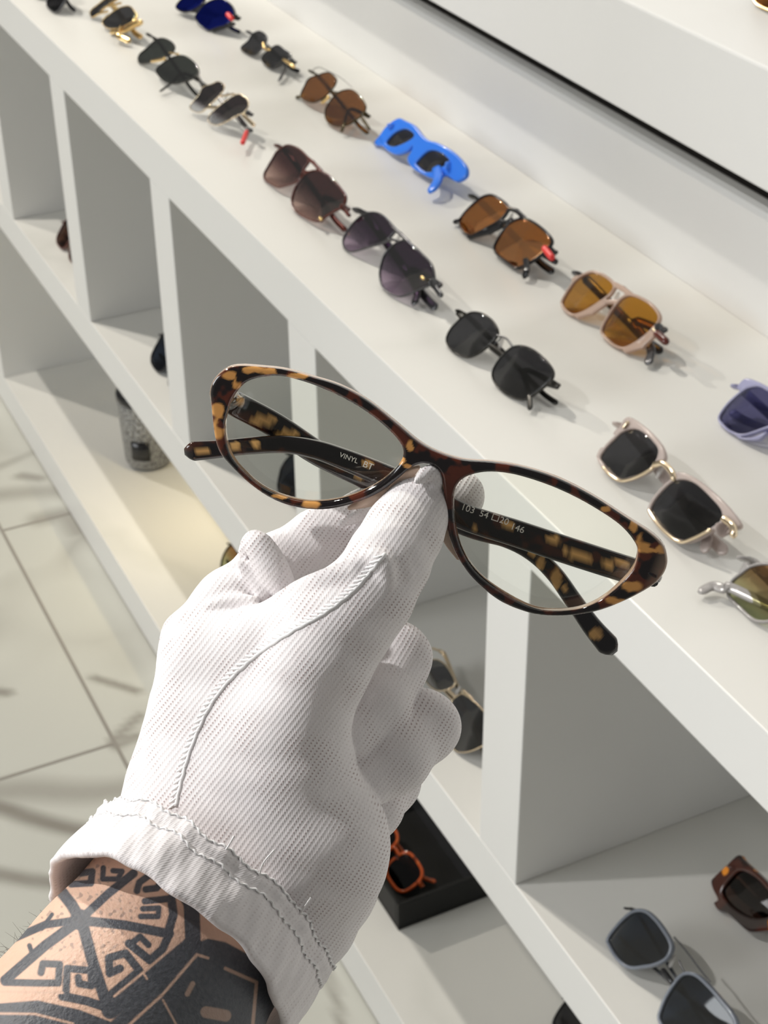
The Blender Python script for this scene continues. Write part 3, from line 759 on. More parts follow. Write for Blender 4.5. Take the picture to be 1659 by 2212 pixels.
ca = lambda p: crop(1280, 1930, 4.377, p)
G = Glasses('grey rimmed sunglasses with navy black lenses on the nearest cubby floor', ZC, 'c',
            ca([(400, 195), (490, 200), (580, 270), (660, 370), (720, 470), (735, 540), (690, 620), (590, 670), (480, 690), (380, 700), (300, 670), (220, 590), (160, 490), (150, 440), (230, 330), (320, 240)]),
            ca([(830, 830), (900, 790), (990, 815), (1100, 920), (1200, 1040), (1290, 1160), (1330, 1260), (1300, 1360), (1180, 1440), (1000, 1460), (820, 1400), (700, 1290), (650, 1200), (665, 1120), (720, 990)]))
G.frame(M_GREYP, 2.6, 4.4)
G.part('bridge', M_BLACK, ca([(660, 740), (740, 850)]), 2.0, -1, 'black bridge'); G.part('brow_bar', M_GUN, ca([(780, 430), (900, 570), (1020, 730), (1120, 850)]), .6, 1)
G.part('nose_wire', M_GUN, ca([(800, 650), (830, 720), (850, 750)]), .5, -2)
G.lenses(L_NAVY); G.pads(); G.temples(M_GUN, 2.4, 1.8)

ca = lambda p: crop(1509, 1790, 8.19, p)
G = Glasses('chunky red brown tortoiseshell sunglasses at the right edge of the nearest cubby', ZC, 'c',
            ca([(720, 900), (900, 950), (1100, 1100), (1300, 1350), (1350, 1550), (1250, 1700), (1000, 1730), (800, 1660), (600, 1530), (450, 1360), (420, 1230), (540, 1060)]), None, spacing=62, yaw=3)
G.frame(M_TORTC, 2.0, 6.0, polys=[ca([(690, 610), (800, 720), (1000, 900), (1229, 1120), (1500, 1420), (1659, 1700), (1500, 1900), (1229, 1960), (960, 1980), (830, 1930), (680, 1790), (530, 1660), (360, 1600), (260, 1460), (330, 1400), (250, 1240), (205, 1110), (230, 1020), (480, 790)])])
G.part('bridge', M_TORTC, ca([(1500, 1560), (1800, 1800), (2000, 2100)]), 4.0, 0)
G.lenses(L_DBROWN); G.temples(M_TORTC, 8, 3.4)

hidden_pair('round sunglasses with pale lenses and dark rims beside the gloved fingers, bottom level', ZB, 'l', (500, 1212), 46, 44, M_OLIVE, L_OLIVEG, 2.0, kind='rd')
hidden_pair('black sunglasses at the bottom edge of the photo on the lowest level', ZB, 'l', (1238, 2220), 46, 42, M_BLACK, L_BLACK, 2.2)
hidden_pair('tan rimmed sunglasses in the top right corner on the upper shelf', ZU1, 'u', (1690, -34), 46, 40, M_GOLD, L_BROWN, 2.4)

for p_ in PAIRS: p_.settle()
print('settled by mm', ALL_SHIFT)

# ------------------------------------------------------------------ glittering tumbler and black tray on the bottom level
tb = empty('tumbler', Matrix.Translation((1.983, -.122, ZB + .0004)))
tag(tb, 'glittery silver tumbler with a black square badge on the bottom level', 'tumbler')
m, nt, out = new_mat('rhinestone_surface')
b = N(nt, 'ShaderNodeBsdfPrincipled'); b.inputs['Metallic'].default_value = .55; b.inputs['Roughness'].default_value = .3
tc = N(nt, 'ShaderNodeTexCoord'); vo = N(nt, 'ShaderNodeTexVoronoi'); vo.inputs['Scale'].default_value = 330
nt.links.new(tc.outputs['Object'], vo.inputs['Vector'])
mr = N(nt, 'ShaderNodeMapRange'); mr.inputs[2].default_value = .75; mr.inputs[3].default_value = .62; mr.inputs[4].default_value = .16; nt.links.new(vo.outputs['Distance'], mr.inputs[0])
nt.links.new(mr.outputs[0], b.inputs['Base Color'])
bp = N(nt, 'ShaderNodeBump'); bp.invert = True; bp.inputs['Distance'].default_value = .002; nt.links.new(vo.outputs['Distance'], bp.inputs['Height']); nt.links.new(bp.outputs[0], b.inputs['Normal'])
nt.links.new(b.outputs[0], out.inputs[0]); M_RHINE = m
def lathe(prof, seg=40):
    V = []; F = []
    for r, z in prof:
        for j in range(seg): a = j / seg * 2 * math.pi; V.append((r * math.cos(a), r * math.sin(a), z))
    for i in range(len(prof) - 1):
        for j in range(seg): F.append((i * seg + j, i * seg + (j + 1) % seg, (i + 1) * seg + (j + 1) % seg, (i + 1) * seg + j))
    F.append(tuple(range(seg))[::-1]); F.append(tuple((len(prof) - 1) * seg + j for j in range(seg)))
    return V, F
mesh_obj('body', *lathe([(.026, 0), (.031, .003), (.034, .010), (.036, .055), (.037, .102), (.036, .106)]), M_RHINE, tb)
mesh_obj('lid', *lathe([(.036, .106), (.038, .108), (.038, .117), (.033, .121), (.012, .122)]), M_BLACK, tb)
V = []; F = []
for i in range(7):
    a = math.radians(124 + i * 7.0)
    for z in (.022, .052): V.append((.0372 * math.cos(a), .0372 * math.sin(a), z))
for i in range(6): F.append((2 * i, 2 * i + 2, 2 * i + 3, 2 * i + 1))
o = mesh_obj('badge', V, F, M_BLACK, tb); md = o.modifiers.new('thick', 'SOLIDIFY'); md.thickness = .0012; o['label'] = 'black square badge'

ty = empty('display_tray', Matrix.Translation((1.10, -.14, ZB + .0004)))
tag(ty, 'black open display tray holding orange glasses on the bottom level', 'tray')
M_TRAY = pbr('matte_black_card', (.010, .010, .010), .55, spec=.3)
tray = MB()
tx0, tx1, ty0, ty1, th = -.073, .105, -.095, .093, .034
tray.add(box_vf(tx0, tx1, ty0, ty1, 0, .004))
o = tray.build('floor_panel', M_TRAY, ty, smooth=False)
for nm, a in (('side_wall', (tx0, tx0 + .005, ty0, ty1)), ('side_wall', (tx1 - .005, tx1, ty0, ty1)), ('front_wall', (tx0 + .005, tx1 - .005, ty1 - .005, ty1)), ('rear_wall', (tx0 + .005, tx1 - .005, ty0, ty0 + .005))):
    box(nm, *a, .004, th, M_TRAY, ty, .001)
box('insert_divider', tx0 + .005, tx1 - .005, -.002, .004, .004, .028, M_GUN, ty, .001)
hidden_pair('orange tortoiseshell glasses lying inside the black tray', ZB + .005, 'l', (822, 1812), 38, 30, M_TORTO, L_BLACK, 3.4, tau=60).settle()

# ------------------------------------------------------------------ the held glasses
D0 = 0.445
def cam_axes(roll, tilt):
    r, t_ = math.radians(roll), math.radians(tilt)
    u = np.array([math.cos(r), math.sin(r), 0]); up = np.array([math.sin(r), -math.cos(r), 0])
    v = math.cos(t_) * up + math.sin(t_) * np.array([0, 0, -1.0])
    cv = lambda a: RC @ np.array([a[0], -a[1], -a[2]])
    u, v = cv(u), cv(v); return u, v, np.cross(u, v)
GU, GV, GN = cam_axes(18.5, 20)
GO = at(930, 1000, D0)
Mx = np.eye(4); Mx[:3, 0] = GU; Mx[:3, 1] = GV; Mx[:3, 2] = GN; Mx[:3, 3] = GO
held = empty('eyeglasses', Matrix(Mx.tolist()))
tag(held, 'tortoiseshell cat eye eyeglasses with clear lenses held up in the gloved hand', 'eyeglasses')
def gl(p, zl=0.0):                 # pixel -> local mm on the plane zl mm in front of the front's middle
    r = ray(*p); o_ = GO + GN * zl * .001
    t = ((o_ - CP) @ GN) / (r @ GN); q = CP + r * t - GO
    return np.array([q @ GU, q @ GV]) * 1000
outer = [(455, 871), (453, 843), (463, 818), (487, 797), (515, 790), (563, 792), (618, 798), (678, 814), (738, 833), (797, 865), (857, 912), (905, 952), (945, 974), (999, 991), (1059, 996), (1118, 1005), (1198, 1029),
         (1278, 1069), (1357, 1120), (1405, 1151), (1433, 1178), (1442, 1206), (1440, 1228), (1429, 1248), (1409, 1267), (1357, 1295), (1297, 1318), (1238, 1328), (1178, 1328), (1134, 1319), (1079, 1295), (1031, 1256), (999, 1217),
         (976, 1172), (964, 1119), (959, 1059), (955, 1025), (943, 1007), (925, 999), (905, 1000), (885, 1010), (861, 1031), (817, 1063), (758, 1087), (698, 1098), (638, 1093), (587, 1075), (539, 1043), (499, 1006), (475, 977), (463, 939)]
holeL = [(486, 927), (491, 891), (505, 857), (529, 828), (563, 815), (610, 812), (666, 826), (722, 848), (778, 878), (826, 913), (863, 951), (872, 979), (858, 1012), (817, 1047), (758, 1075), (698, 1087), (642, 1084), (579, 1063), (531, 1027), (498, 981)]
holeR = [(981, 1079), (986, 1049), (1006, 1028), (1047, 1017), (1099, 1020), (1158, 1036), (1218, 1060), (1278, 1092), (1338, 1133), (1371, 1172), (1376, 1203), (1362, 1241), (1317, 1286), (1270, 1314), (1218, 1324), (1158, 1319), (1099, 1291), (1038, 1247), (1002, 1192), (985, 1136)]
# widen the lower rims a touch so the front keeps its body
holeL = [(x, y - (5 if y > 1000 else 0)) for x, y in holeL]; holeR = [(x, y - (5 if y > 1200 else 0)) for x, y in holeR]
PO, PL_, PR_ = [smooth_poly(np.array([gl(p) for p in q]), 5) for q in (outer, holeL, holeR)]
def fn(X, Y): return np.maximum(sd_poly(X, Y, PO), -np.minimum(sd_poly(X, Y, PL_), sd_poly(X, Y, PR_)))
V, Q = plate(fn, PO.min(0) - 1, PO.max(0) + 1, 1.9, .9, .42, bow=.0004)
def amber_attr(Vw, spots, soft=.16):
    px = project(Vw); a = np.zeros(len(px))
    w3 = np.column_stack([px, px[:, 0] * 0]).astype(np.float32)
    px = px + 4.5 * np.column_stack([vnoise(w3, .16, 21), vnoise(w3, .16, 22)]) + 2.5 * np.column_stack([vnoise(w3, .4, 23), vnoise(w3, .4, 24)])
    for x, y, rx, ry in spots:
        q = np.hypot((px[:, 0] - x) / rx, (px[:, 1] - y) / ry)
        a = np.maximum(a, np.clip((1 + soft - q) / (2 * soft), 0, 1))
    return a
def to_world(Vl): return GO + Vl[:, :1] * GU + Vl[:, 1:2] * GV + Vl[:, 2:] * GN
SP = [(497, 812, 16, 9), (545, 799, 26, 8), (583, 803, 20, 7), (645, 812, 22, 6), (470, 888, 12, 17), (474, 922, 12, 26), (672, 1089, 18, 9), (606, 1072, 20, 5), (884, 962, 8, 12), (868, 996, 8, 7), (880, 1006, 8, 5),
      (1369, 1136, 9, 15), (1391, 1172, 14, 20), (1427, 1186, 10, 10), (1366, 1268, 22, 13), (1330, 1298, 20, 9), (1310, 1100, 10, 6), (1400, 1190, 22, 6), (512, 830, 8, 12)]
DK = [(476, 850, 20, 20), (516, 808, 8, 22), (606, 800, 12, 12), (479, 915, 10, 12), (1405, 1160, 18, 16), (1412, 1210, 16, 15), (1342, 1284, 18, 11)]
Vw = to_world(V)
am = amber_attr(Vw, SP) * (1 - amber_attr(Vw, DK))
mesh_obj('frame', V, Q, M_TORT, held, attrs={'amber': am})
for P in (PL_, PR_):
    k = len(P); c = P.mean(0); Vl = []; Fl = []
    P2 = c + (P - c) * 1.012
    for zz in (.5, -.5):
        for f in (1, .6, .25):
            q = c + (P2 - c) * f
            Vl.append(np.column_stack([q, (1 - f * f) * 1.2 - .0004 * q[:, 0] ** 2 + zz]))
    Vl = np.concatenate(Vl) * .001
    for b_, sg in ((0, 1), (3 * k, -1)):
        for r_ in range(2):
            for j in range(k):
                f = (b_ + r_ * k + j, b_ + r_ * k + (j + 1) % k, b_ + r_ * k + k + (j + 1) % k, b_ + r_ * k + k + j); Fl.append(f if sg > 0 else f[::-1])
        f = tuple(b_ + 2 * k + j for j in range(k)); Fl.append(f if sg > 0 else f[::-1])
    for j in range(k): Fl.append((j, 3 * k + j, 3 * k + (j + 1) % k, (j + 1) % k))
    mesh_obj('lens', Vl, Fl, L_CLEAR, held)
# temples: pixel path, mm behind the front, width mm
def temple(path, wids, name='temple'):
    P = np.array([[*gl((x, y), z), z] for x, y, z in path]) * .001
    P = spline(P, 14)
    w = np.array(wids) * .001
    Vt, Ft = sweep(P, w, [.0030], (0, .12, 1), 20, 3.6)
    return P, Vt, Ft
PB, VB, FB = temple([(1404, 1240, -3), (1392, 1240, -9), (1357, 1231, -13), (1238, 1193, -14.5), (1118, 1153, -15), (999, 1114, -15), (910, 1064, -15), (817, 1022, -15), (738, 990, -15), (682, 971, -15), (618, 960, -15), (539, 963, -15), (471, 970, -14.5), (420, 974, -14)], [7.0, 7.6, 7.8, 7.6, 6.8, 5.8, 5.0, 4.8, 5.6])
SPB = [(1098, 1134, 11, 10), (1025, 1142, 8, 6), (1192, 1168, 16, 10), (1258, 1200, 32, 11), (1330, 1220, 28, 10), (440, 978, 24, 5), (507, 963, 13, 8), (551, 957, 10, 8), (790, 1002, 14, 6), (1220, 1190, 8, 5)]
DKB = [(1215, 1180, 14, 9), (1336, 1232, 16, 9), (1290, 1200, 10, 16)]
to = mesh_obj('temple', VB, FB, M_TORTB, held, attrs={'amber': amber_attr(to_world(VB), SPB) * (1 - amber_attr(to_world(VB), DKB))})
PA, VA, FA = temple([(478, 852, -3), (484, 858, -9), (511, 874, -18), (595, 919, -20), (678, 974, -20), (738, 1006, -20), (797, 1036, -20), (900, 1092, -20), (1019, 1142, -20), (1095, 1164, -20), (1150, 1194, -20), (1198, 1240, -20), (1238, 1296, -20), (1278, 1352, -19.5), (1312, 1392, -19)], [6.6, 7.2, 7.2, 6.8, 6.0, 5.2, 4.8, 5.2, 6.6])
SPA = [(519, 865, 9, 8), (571, 908, 30, 11), (620, 938, 26, 10), (775, 1026, 16, 6), (1150, 1196, 9, 10), (1168, 1216, 9, 12), (1202, 1250, 11, 26), (1222, 1270, 8, 8), (1289, 1368, 15, 14), (1058, 1156, 8, 6)]
DKA = [(545, 882, 14, 10), (602, 920, 10, 14), (1190, 1226, 12, 5)]
mesh_obj('temple', VA, FA, M_TORTB, held, attrs={'amber': amber_attr(to_world(VA), SPA) * (1 - amber_attr(to_world(VA), DKA))})
for path in ([(903, 1010, 0), (878, 1026, -.8), (842, 1054, -1.2), (800, 1080, -1.2), (755, 1097, -.8)], [(947, 1014, 0), (955, 1050, -.8), (959, 1105, -1.2), (972, 1165, -1.0), (990, 1205, -.6)]):
    P = spline(np.array([[*gl((x, y), z), z] for x, y, z in path]) * .001, 8)
    mesh_obj('nose_pad', *sweep(P, [.0012, .0040, .0048, .0040, .0012], [.0022], (0, 0, 1), 14, 2.2), M_NPAD, held)
# hinge screws
for p in ((1412, 1262, -2), (476, 850, -3)):
    q = gl(p[:2], p[2]); P = np.array([[q[0], q[1], -3.5], [q[0], q[1], -6.5]]) * .001
    mesh_obj('hinge', *tube(np.linspace(P[0], P[1], 4), .0014, 10), M_BLACK, held)
M_PRINT = pbr('pale_print_ink', (.75, .74, .72), .6)
def text_part(body, p0, p1, zl, size):
    a, b_ = gl(p0, zl), gl(p1, zl); ang = math.atan2(b_[1] - a[1], b_[0] - a[0])
    cu = bpy.data.curves.new('printed_text', 'FONT'); cu.body = body; cu.size = size * .001; cu.extrude = .00002
    tmp = bpy.data.objects.new('tmp_text', cu); col.objects.link(tmp)
    dg = bpy.context.evaluated_depsgraph_get(); me = bpy.data.meshes.new_from_object(tmp.evaluated_get(dg))
    bpy.data.objects.remove(tmp, do_unlink=True)
    o = bpy.data.objects.new('printed_text', me); col.objects.link(o); me.materials.clear(); me.materials.append(M_PRINT)
    o.parent = held
    o.matrix_local = Matrix.Translation((a[0] * .001, a[1] * .001, zl * .001)) @ Matrix.Rotation(ang, 4, 'Z')
    return o
text_part('103', (994, 1100), (1024, 1110), -13.3, 2.7)
text_part('54', (1034, 1114), (1058, 1122), -13.2, 2.6)
text_part('\u25a120', (1059, 1122), (1092, 1133), -13.2, 2.7)
text_part('146', (1101, 1142), (1124, 1150), -13.0, 2.7)
text_part('VINYL', (732, 986), (776, 1003), -13.3, 2.0)
text_part('BT', (782, 1007), (804, 1016), -13.3, 2.6)

# ------------------------------------------------------------------ the gloved hand and forearm
def cpt(px, py, dz):               # camera-frame mm (x right, y down, z away), dz mm beyond the glasses
    t = D0 * 1000 + dz
    return np.array([(px - W / 2) / FPX * t, (py - H / 2) / FPX * t, t])
def cam_to_world(V):               # V in mm
    V = np.asarray(V, float) * .001
    return CP + V[:, :1] * RC[:, 0] - V[:, 1:2] * RC[:, 1] - V[:, 2:] * RC[:, 2]
def rcone(X, a, b, ra, rb, sz=1.0):
    S = np.array([1, 1, 1 / sz]); a = a * S; b = b * S
    ba = b - a; l2 = ba @ ba; rr = ra - rb; a2 = l2 - rr * rr; il2 = 1 / l2
    P = X * S.astype(np.float32) - a.astype(np.float32)
    y = P @ ba.astype(np.float32); z = y - l2
    xx = P * np.float32(l2) - y[..., None] * ba.astype(np.float32); x2 = np.einsum('...i,...i', xx, xx)
    y2 = y * y * l2; z2 = z * z * l2
    k = np.sign(rr) * rr * rr * x2
    d = (np.sqrt(x2 * a2 * il2) + y * rr) * il2 - ra
    m1 = np.sign(z) * a2 * z2 > k; d = np.where(m1, np.sqrt(x2 + z2) * il2 - rb, d)
    m2 = (np.sign(y) * a2 * y2 < k) & ~m1; d = np.where(m2, np.sqrt(x2 + y2) * il2 - ra, d)
    return d * (sz if sz < 1 else 1)
def smin(a, b, k):
    h = np.clip(.5 + .5 * (b - a) / k, 0, 1); return b * (1 - h) + a * h - k * h * (1 - h)

# chains: list of (px, py, dz, r mm); blend radius; depth flattening
CH = {
 'side':   ([(445, 1850, 6, 25.5), (452, 1720, 7, 22.8), (470, 1560, 9, 19.0), (468, 1450, 10, 15.5), (432, 1392, 15, 10.6)], 5, 1),
 'heel':   ([(620, 1940, 2, 21), (652, 1830, -2, 23), (628, 1700, -5, 17.5), (636, 1560, -8, 14.0), (690, 1425, -9, 13.4)], 6, 1),
 'mid':    ([(540, 1850, 0, 26), (560, 1650, 0, 20), (560, 1480, 2, 14)], 8, 1),
 'back':   ([(560, 1800, 22, 20), (560, 1600, 26, 18), (600, 1480, 32, 14), (660, 1450, 36, 11)], 8, 1),
 'wrist':  ([(585, 1965, 2, 19), (430, 1960, 0, 25), (470, 1860, 4, 26)], 8, 1),
 'thumb':  ([(690, 1425, -9, 13.6), (745, 1345, -8, 12.4), (800, 1285, -6, 11.4), (838, 1215, -3, 10.8), (872, 1150, 3, 10.2), (903, 1092, 7.5, 8.8), (918, 1068, 9.5, 7.0)], 3, 1),
 'web':    ([(432, 1398, 12, 9.0), (560, 1392, 1, 9.6), (690, 1330, -6, 10.2), (780, 1285, -6, 10.6)], 5, 1),
 'index':  ([(432, 1392, 15, 10.6), (500, 1310, 18, 10.4), (592, 1232, 21.5, 9.8), (690, 1172, 24.5, 9.2), (800, 1122, 27, 8.8), (900, 1092, 29, 8.4), (988, 1072, 31, 7.8)], 2.5, 1),
}
CURL = {
 'middle': ([(640, 1460, 38, 12), (850, 1424, 26, 10.4), (806, 1520, 13, 10.0), (745, 1590, 6, 9.0)], .5, 1),
 'ring':   ([(650, 1560, 38, 11.5), (914, 1568, 25, 10.0), (850, 1634, 13, 9.8), (760, 1690, 7, 9.0)], .5, 1),
 'little': ([(660, 1690, 38, 11), (838, 1690, 31, 8.8), (800, 1750, 18, 8.2), (745, 1790, 12, 7.8)], .6, 1),
 'rear':   ([(690, 1900, 14, 17), (720, 1780, 18, 14), (740, 1690, 26, 12)], 4, 1),
}
# loose fabric folds: thin ridges lying on the surface
FOLD = [([(528, 1196, 14), (552, 1172, 8), (578, 1208, 6.4), (600, 1250, 6.2), (626, 1296, 6.6)], 4.1, 1.2),
        ([(520, 1215, 9), (552, 1245, 9.6), (570, 1290, 8)], 2.4, 2.0), ([(446, 1312, 7), (500, 1300, 7), (545, 1300, 5)], 2.0, 2.0),
        ([(786, 1205, -12), (818, 1196, -12.6), (840, 1212, -13.6), (846, 1246, -13.5)], 2.3, 2.0), ([(752, 1226, -13.5), (796, 1206, -14.5), (826, 1222, -16), (838, 1256, -16)], 2.6, 1.5),
        ([(846, 1180, -11), (862, 1204, -12.5), (878, 1240, -12)], 1.5, 1.6),
        ([(610, 1300, -4), (700, 1252, -12), (760, 1236, -14.5)], 2.4, 2.6),
        ([(900, 1040, -3), (930, 1020, 0), (946, 1040, 1)], 2.0, 2.0), ([(735, 1132, 14), (800, 1104, 16), (850, 1075, 17)], 1.8, 2.0)]
def chain_sdf(X, chain, inset=0.0):
    pts, k, sz = chain; d = None
    for (a, b) in zip(pts[:-1], pts[1:]):
        e = rcone(X, cpt(*a[:3]), cpt(*b[:3]), a[3] - inset, b[3] - inset, sz)
        d = e if d is None else smin(d, e, 3.0)
    return d
def grid(lo, hi, h):
    ax = [np.arange(l, u, h, dtype=np.float32) for l, u in zip(lo, hi)]
    return np.stack(np.meshgrid(*ax, indexing='ij'), -1)
def hand_sdf(X, inset=0.0, folds=True):
    d = None
    for nme in ('side', 'heel', 'mid', 'back', 'wrist', 'web', 'thumb'):
        e = chain_sdf(X, CH[nme], inset); d = e if d is None else smin(d, e, CH[nme][1])
    idx = chain_sdf(X, CH['index'], inset)
    d = smin(d, idx, 2.2)
    for nme in ('rear', 'middle', 'ring', 'little'):
        e = chain_sdf(X, CURL[nme], inset)
        d = smin(d, e, CURL[nme][1])
    if folds:
        for pts, r, k in FOLD:
            P = spline(np.array([cpt(*p) for p in pts]), 3)
            lo, hi = P.min(0) - 9, P.max(0) + 9
            m = np.all((X > lo) & (X < hi), -1)
            if not m.any(): continue
            Xs = X[m]; e = None; n_ = len(P)
            for i, (a, b) in enumerate(zip(P[:-1], P[1:])):
                f0 = math.sin(math.pi * (.12 + .76 * i / n_)); f1 = math.sin(math.pi * (.12 + .76 * (i + 1) / n_))
                c = rcone(Xs, a, b, r * f0 + .3, r * f1 + .3001); e = c if e is None else np.minimum(e, c)
            d[m] = smin(d[m], e, k)
        d = d + .28 * vnoise(X, .55, 3).astype(np.float32) + .35 * vnoise(X, .22, 5).astype(np.float32)
    return d
hh = 0.72
ctrl = np.array([cpt(*p[:3]) for c in list(CH.values()) + list(CURL.values()) for p in c[0]])
lo = ctrl.min(0) - 30; hi = ctrl.max(0) + 30
lo[0] = cpt(225, 1700, 0)[0] - 3; lo[1] = cpt(0, 985, 0)[1]; lo[2] = D0 * 1000 - 36; hi[0] = cpt(1075, 0, 30)[0] + 2; hi[1] = cpt(0, 2090, 0)[1]; hi[2] = D0 * 1000 + 58
X = grid(lo, hi, hh)
FD = hand_sdf(X)
# the glove ends inside the cuff
axis_c = cpt(440, 1965, 0); axis_d = cpt(250, 2220, -22) - cpt(560, 1760, 6); axis_d /= np.linalg.norm(axis_d)
FD = np.maximum(FD, (X - axis_c.astype(np.float32)) @ axis_d.astype(np.float32) - 12)
VG, QG = snets(FD, lo, hh)
VGw = cam_to_world(VG)
QG = QG[:, ::-1]
def knit_mat(name, amt=1.0):
    m, nt, out = new_mat(name)
    b = N(nt, 'ShaderNodeBsdfPrincipled'); b.inputs['Roughness'].default_value = .9; b.inputs['Specular IOR Level'].default_value = .1
    b.inputs['Sheen Weight'].default_value = .25; b.inputs['Subsurface Weight'].default_value = 0
    at_ = N(nt, 'ShaderNodeAttribute', attribute_name='knit'); sx = N(nt, 'ShaderNodeSeparateXYZ')
    nz = N(nt, 'ShaderNodeTexNoise'); nz.inputs['Scale'].default_value = .25; nz.inputs['Detail'].default_value = 2
    nt.links.new(at_.outputs['Vector'], nz.inputs['Vector'])
    wv = N(nt, 'ShaderNodeMix'); wv.data_type = 'VECTOR'; wv.blend_type = 'LINEAR_LIGHT' if hasattr(wv, 'blend_type') and False else wv.blend_type
    nt.links.new(at_.outputs['Vector'], sx.inputs[0])
    def math_(op, a, b_=None, c=None):
        n = N(nt, 'ShaderNodeMath', operation=op)
        for i, v in enumerate((a, b_, c)):
            if v is None: continue
            if isinstance(v, (int, float)): n.inputs[i].default_value = v
            else: nt.links.new(v, n.inputs[i])
        return n.outputs[0]
    wob = math_('MULTIPLY', math_('SUBTRACT', nz.outputs['Fac'], .5), .35)
    u = math_('ADD', sx.outputs[0], wob); v = sx.outputs[1]
    su = math_('MULTIPLY_ADD', math_('COSINE', math_('MULTIPLY', u, 2 * math.pi / 1.25)), .5, .5)      # ribs
    sv = math_('MULTIPLY_ADD', math_('COSINE', math_('MULTIPLY', v, 2 * math.pi / .84)), .5, .5)      # stitches along a rib
    fine = math_('MULTIPLY_ADD', math_('COSINE', math_('MULTIPLY', math_('ADD', u, math_('MULTIPLY', v, .55)), 2 * math.pi / .5)), .5, .5)
    hole = math_('MULTIPLY', math_('POWER', su, 3.0), math_('POWER', sv, 1.6))
    n2 = N(nt, 'ShaderNodeTexNoise'); n2.inputs['Scale'].default_value = .11; n2.inputs['Detail'].default_value = 2; nt.links.new(at_.outputs['Vector'], n2.inputs['Vector'])
    mk = N(nt, 'ShaderNodeMapRange'); mk.inputs[1].default_value = .44; mk.inputs[2].default_value = .62; nt.links.new(n2.outputs['Fac'], mk.inputs[0])
    hm = math_('MULTIPLY', hole, math_('MULTIPLY', math_('MULTIPLY_ADD', mk.outputs[0], .80, .20), amt))
    mx = N(nt, 'ShaderNodeMix'); mx.data_type = 'RGBA'; mx.inputs[6].default_value = (.80, .765, .77, 1); mx.inputs[7].default_value = (.30, .20, .19, 1)
    nt.links.new(hm, mx.inputs[0]); nt.links.new(mx.outputs[2], b.inputs['Base Color'])
    hgt = math_('ADD', math_('MULTIPLY', su, -.6), math_('ADD', math_('MULTIPLY', fine, .35), math_('MULTIPLY', hole, -.6)))
    bp = N(nt, 'ShaderNodeBump'); bp.inputs['Strength'].default_value = .32 * min(1, amt + .3); bp.inputs['Distance'].default_value = .0004
    nt.links.new(hgt, bp.inputs['Height']); nt.links.new(bp.outputs[0], b.inputs['Normal']); nt.links.new(b.outputs[0], out.inputs[0])
    return m
M_KNIT = knit_mat('white_cotton_knit', .9); M_KNITC = knit_mat('white_cotton_cuff_knit', .35)
M_THREAD = pbr('white_thread', (.84, .83, .83), .8, spec=.1)
def knit_coords(V):
    x, y, z = V[:, 0], V[:, 1], V[:, 2] - D0 * 1000
    # ribs lean more towards the finger tips
    ang = np.radians(np.interp(y, [0, 30, 95], [42, 50, 60]))
    ang = math.radians(52)
    u = x * math.sin(ang) + y * math.cos(ang) + .08 * z; v = x * math.cos(ang) - y * math.sin(ang)
    return np.column_stack([u, v, z])

# --- the body: forearm and hand in one skin (the hand is inside the glove)
ARM = [(470, 1900, 0, 24), (396, 2012, -7, 30.0), (300, 2150, -18, 32.5), (160, 2340, -34, 34.5), (0, 2560, -52, 37.0), (-160, 2780, -70, 39.0), (-460, 3200, -115, 41.5), (-800, 3680, -165, 42.0)]
def arm_sdf(X):
    d = None
    for a, b in zip(ARM[:-1], ARM[1:]):
        e = rcone(X, cpt(*a[:3]), cpt(*b[:3]), a[3], b[3], 1.0); d = e if d is None else smin(d, e, 2.0)
    return d
hb = 1.5
ca_ = np.array([cpt(*a[:3]) for a in ARM])
lob = np.minimum(lo, ca_.min(0) - 40); hib = np.maximum(hi, ca_.max(0) + 40); lob[2] = D0 * 1000 - 212
Xb = grid(lob, hib, 2.3)
FB_ = smin(hand_sdf(Xb, 2.2, False), arm_sdf(Xb), 6.0)
VS, QS = snets(FB_, lob, 2.3)
# a finer patch is needed only where the tattooed skin shows: subdivide those quads
def refine(V, Q, mask_fn):
    m = mask_fn(V)[Q].any(1)
    keep, sub = Q[~m], Q[m]
    e = np.sort(np.concatenate([sub[:, [0, 1]], sub[:, [1, 2]], sub[:, [2, 3]], sub[:, [3, 0]]]), 1)
    ue, inv = np.unique(e, axis=0, return_inverse=True); inv = inv.ravel(); n = len(sub); k = len(V)
    Vm = (V[ue[:, 0]] + V[ue[:, 1]]) / 2; Vc = V[sub].mean(1)
    e0, e1, e2, e3 = [k + inv[i * n:(i + 1) * n] for i in range(4)]; c = k + len(ue) + np.arange(n)
    nq = np.concatenate([np.stack(s, 1) for s in ((sub[:, 0], e0, c, e3), (e0, sub[:, 1], e1, c), (c, e1, sub[:, 2], e2), (e3, c, e2, sub[:, 3]))])
    return np.concatenate([V, Vm, Vc]), keep, nq
def vis(V):
    p = np.column_stack([W / 2 + FPX * V[:, 0] / V[:, 2], H / 2 + FPX * V[:, 1] / V[:, 2]])
    return (p[:, 0] > -60) & (p[:, 0] < 660) & (p[:, 1] > 1840) & (p[:, 1] < 2290) & (V[:, 2] < D0 * 1000 + 6)
keeps = []
V1, kq, q1 = refine(VS, QS, vis); keeps.append(kq)
def vis2(V): return np.ones(len(V), bool)
for _ in range(2):
    V1, kq, q1 = refine(V1, q1, vis); keeps.append(kq)
QS2 = np.concatenate(keeps + [q1])
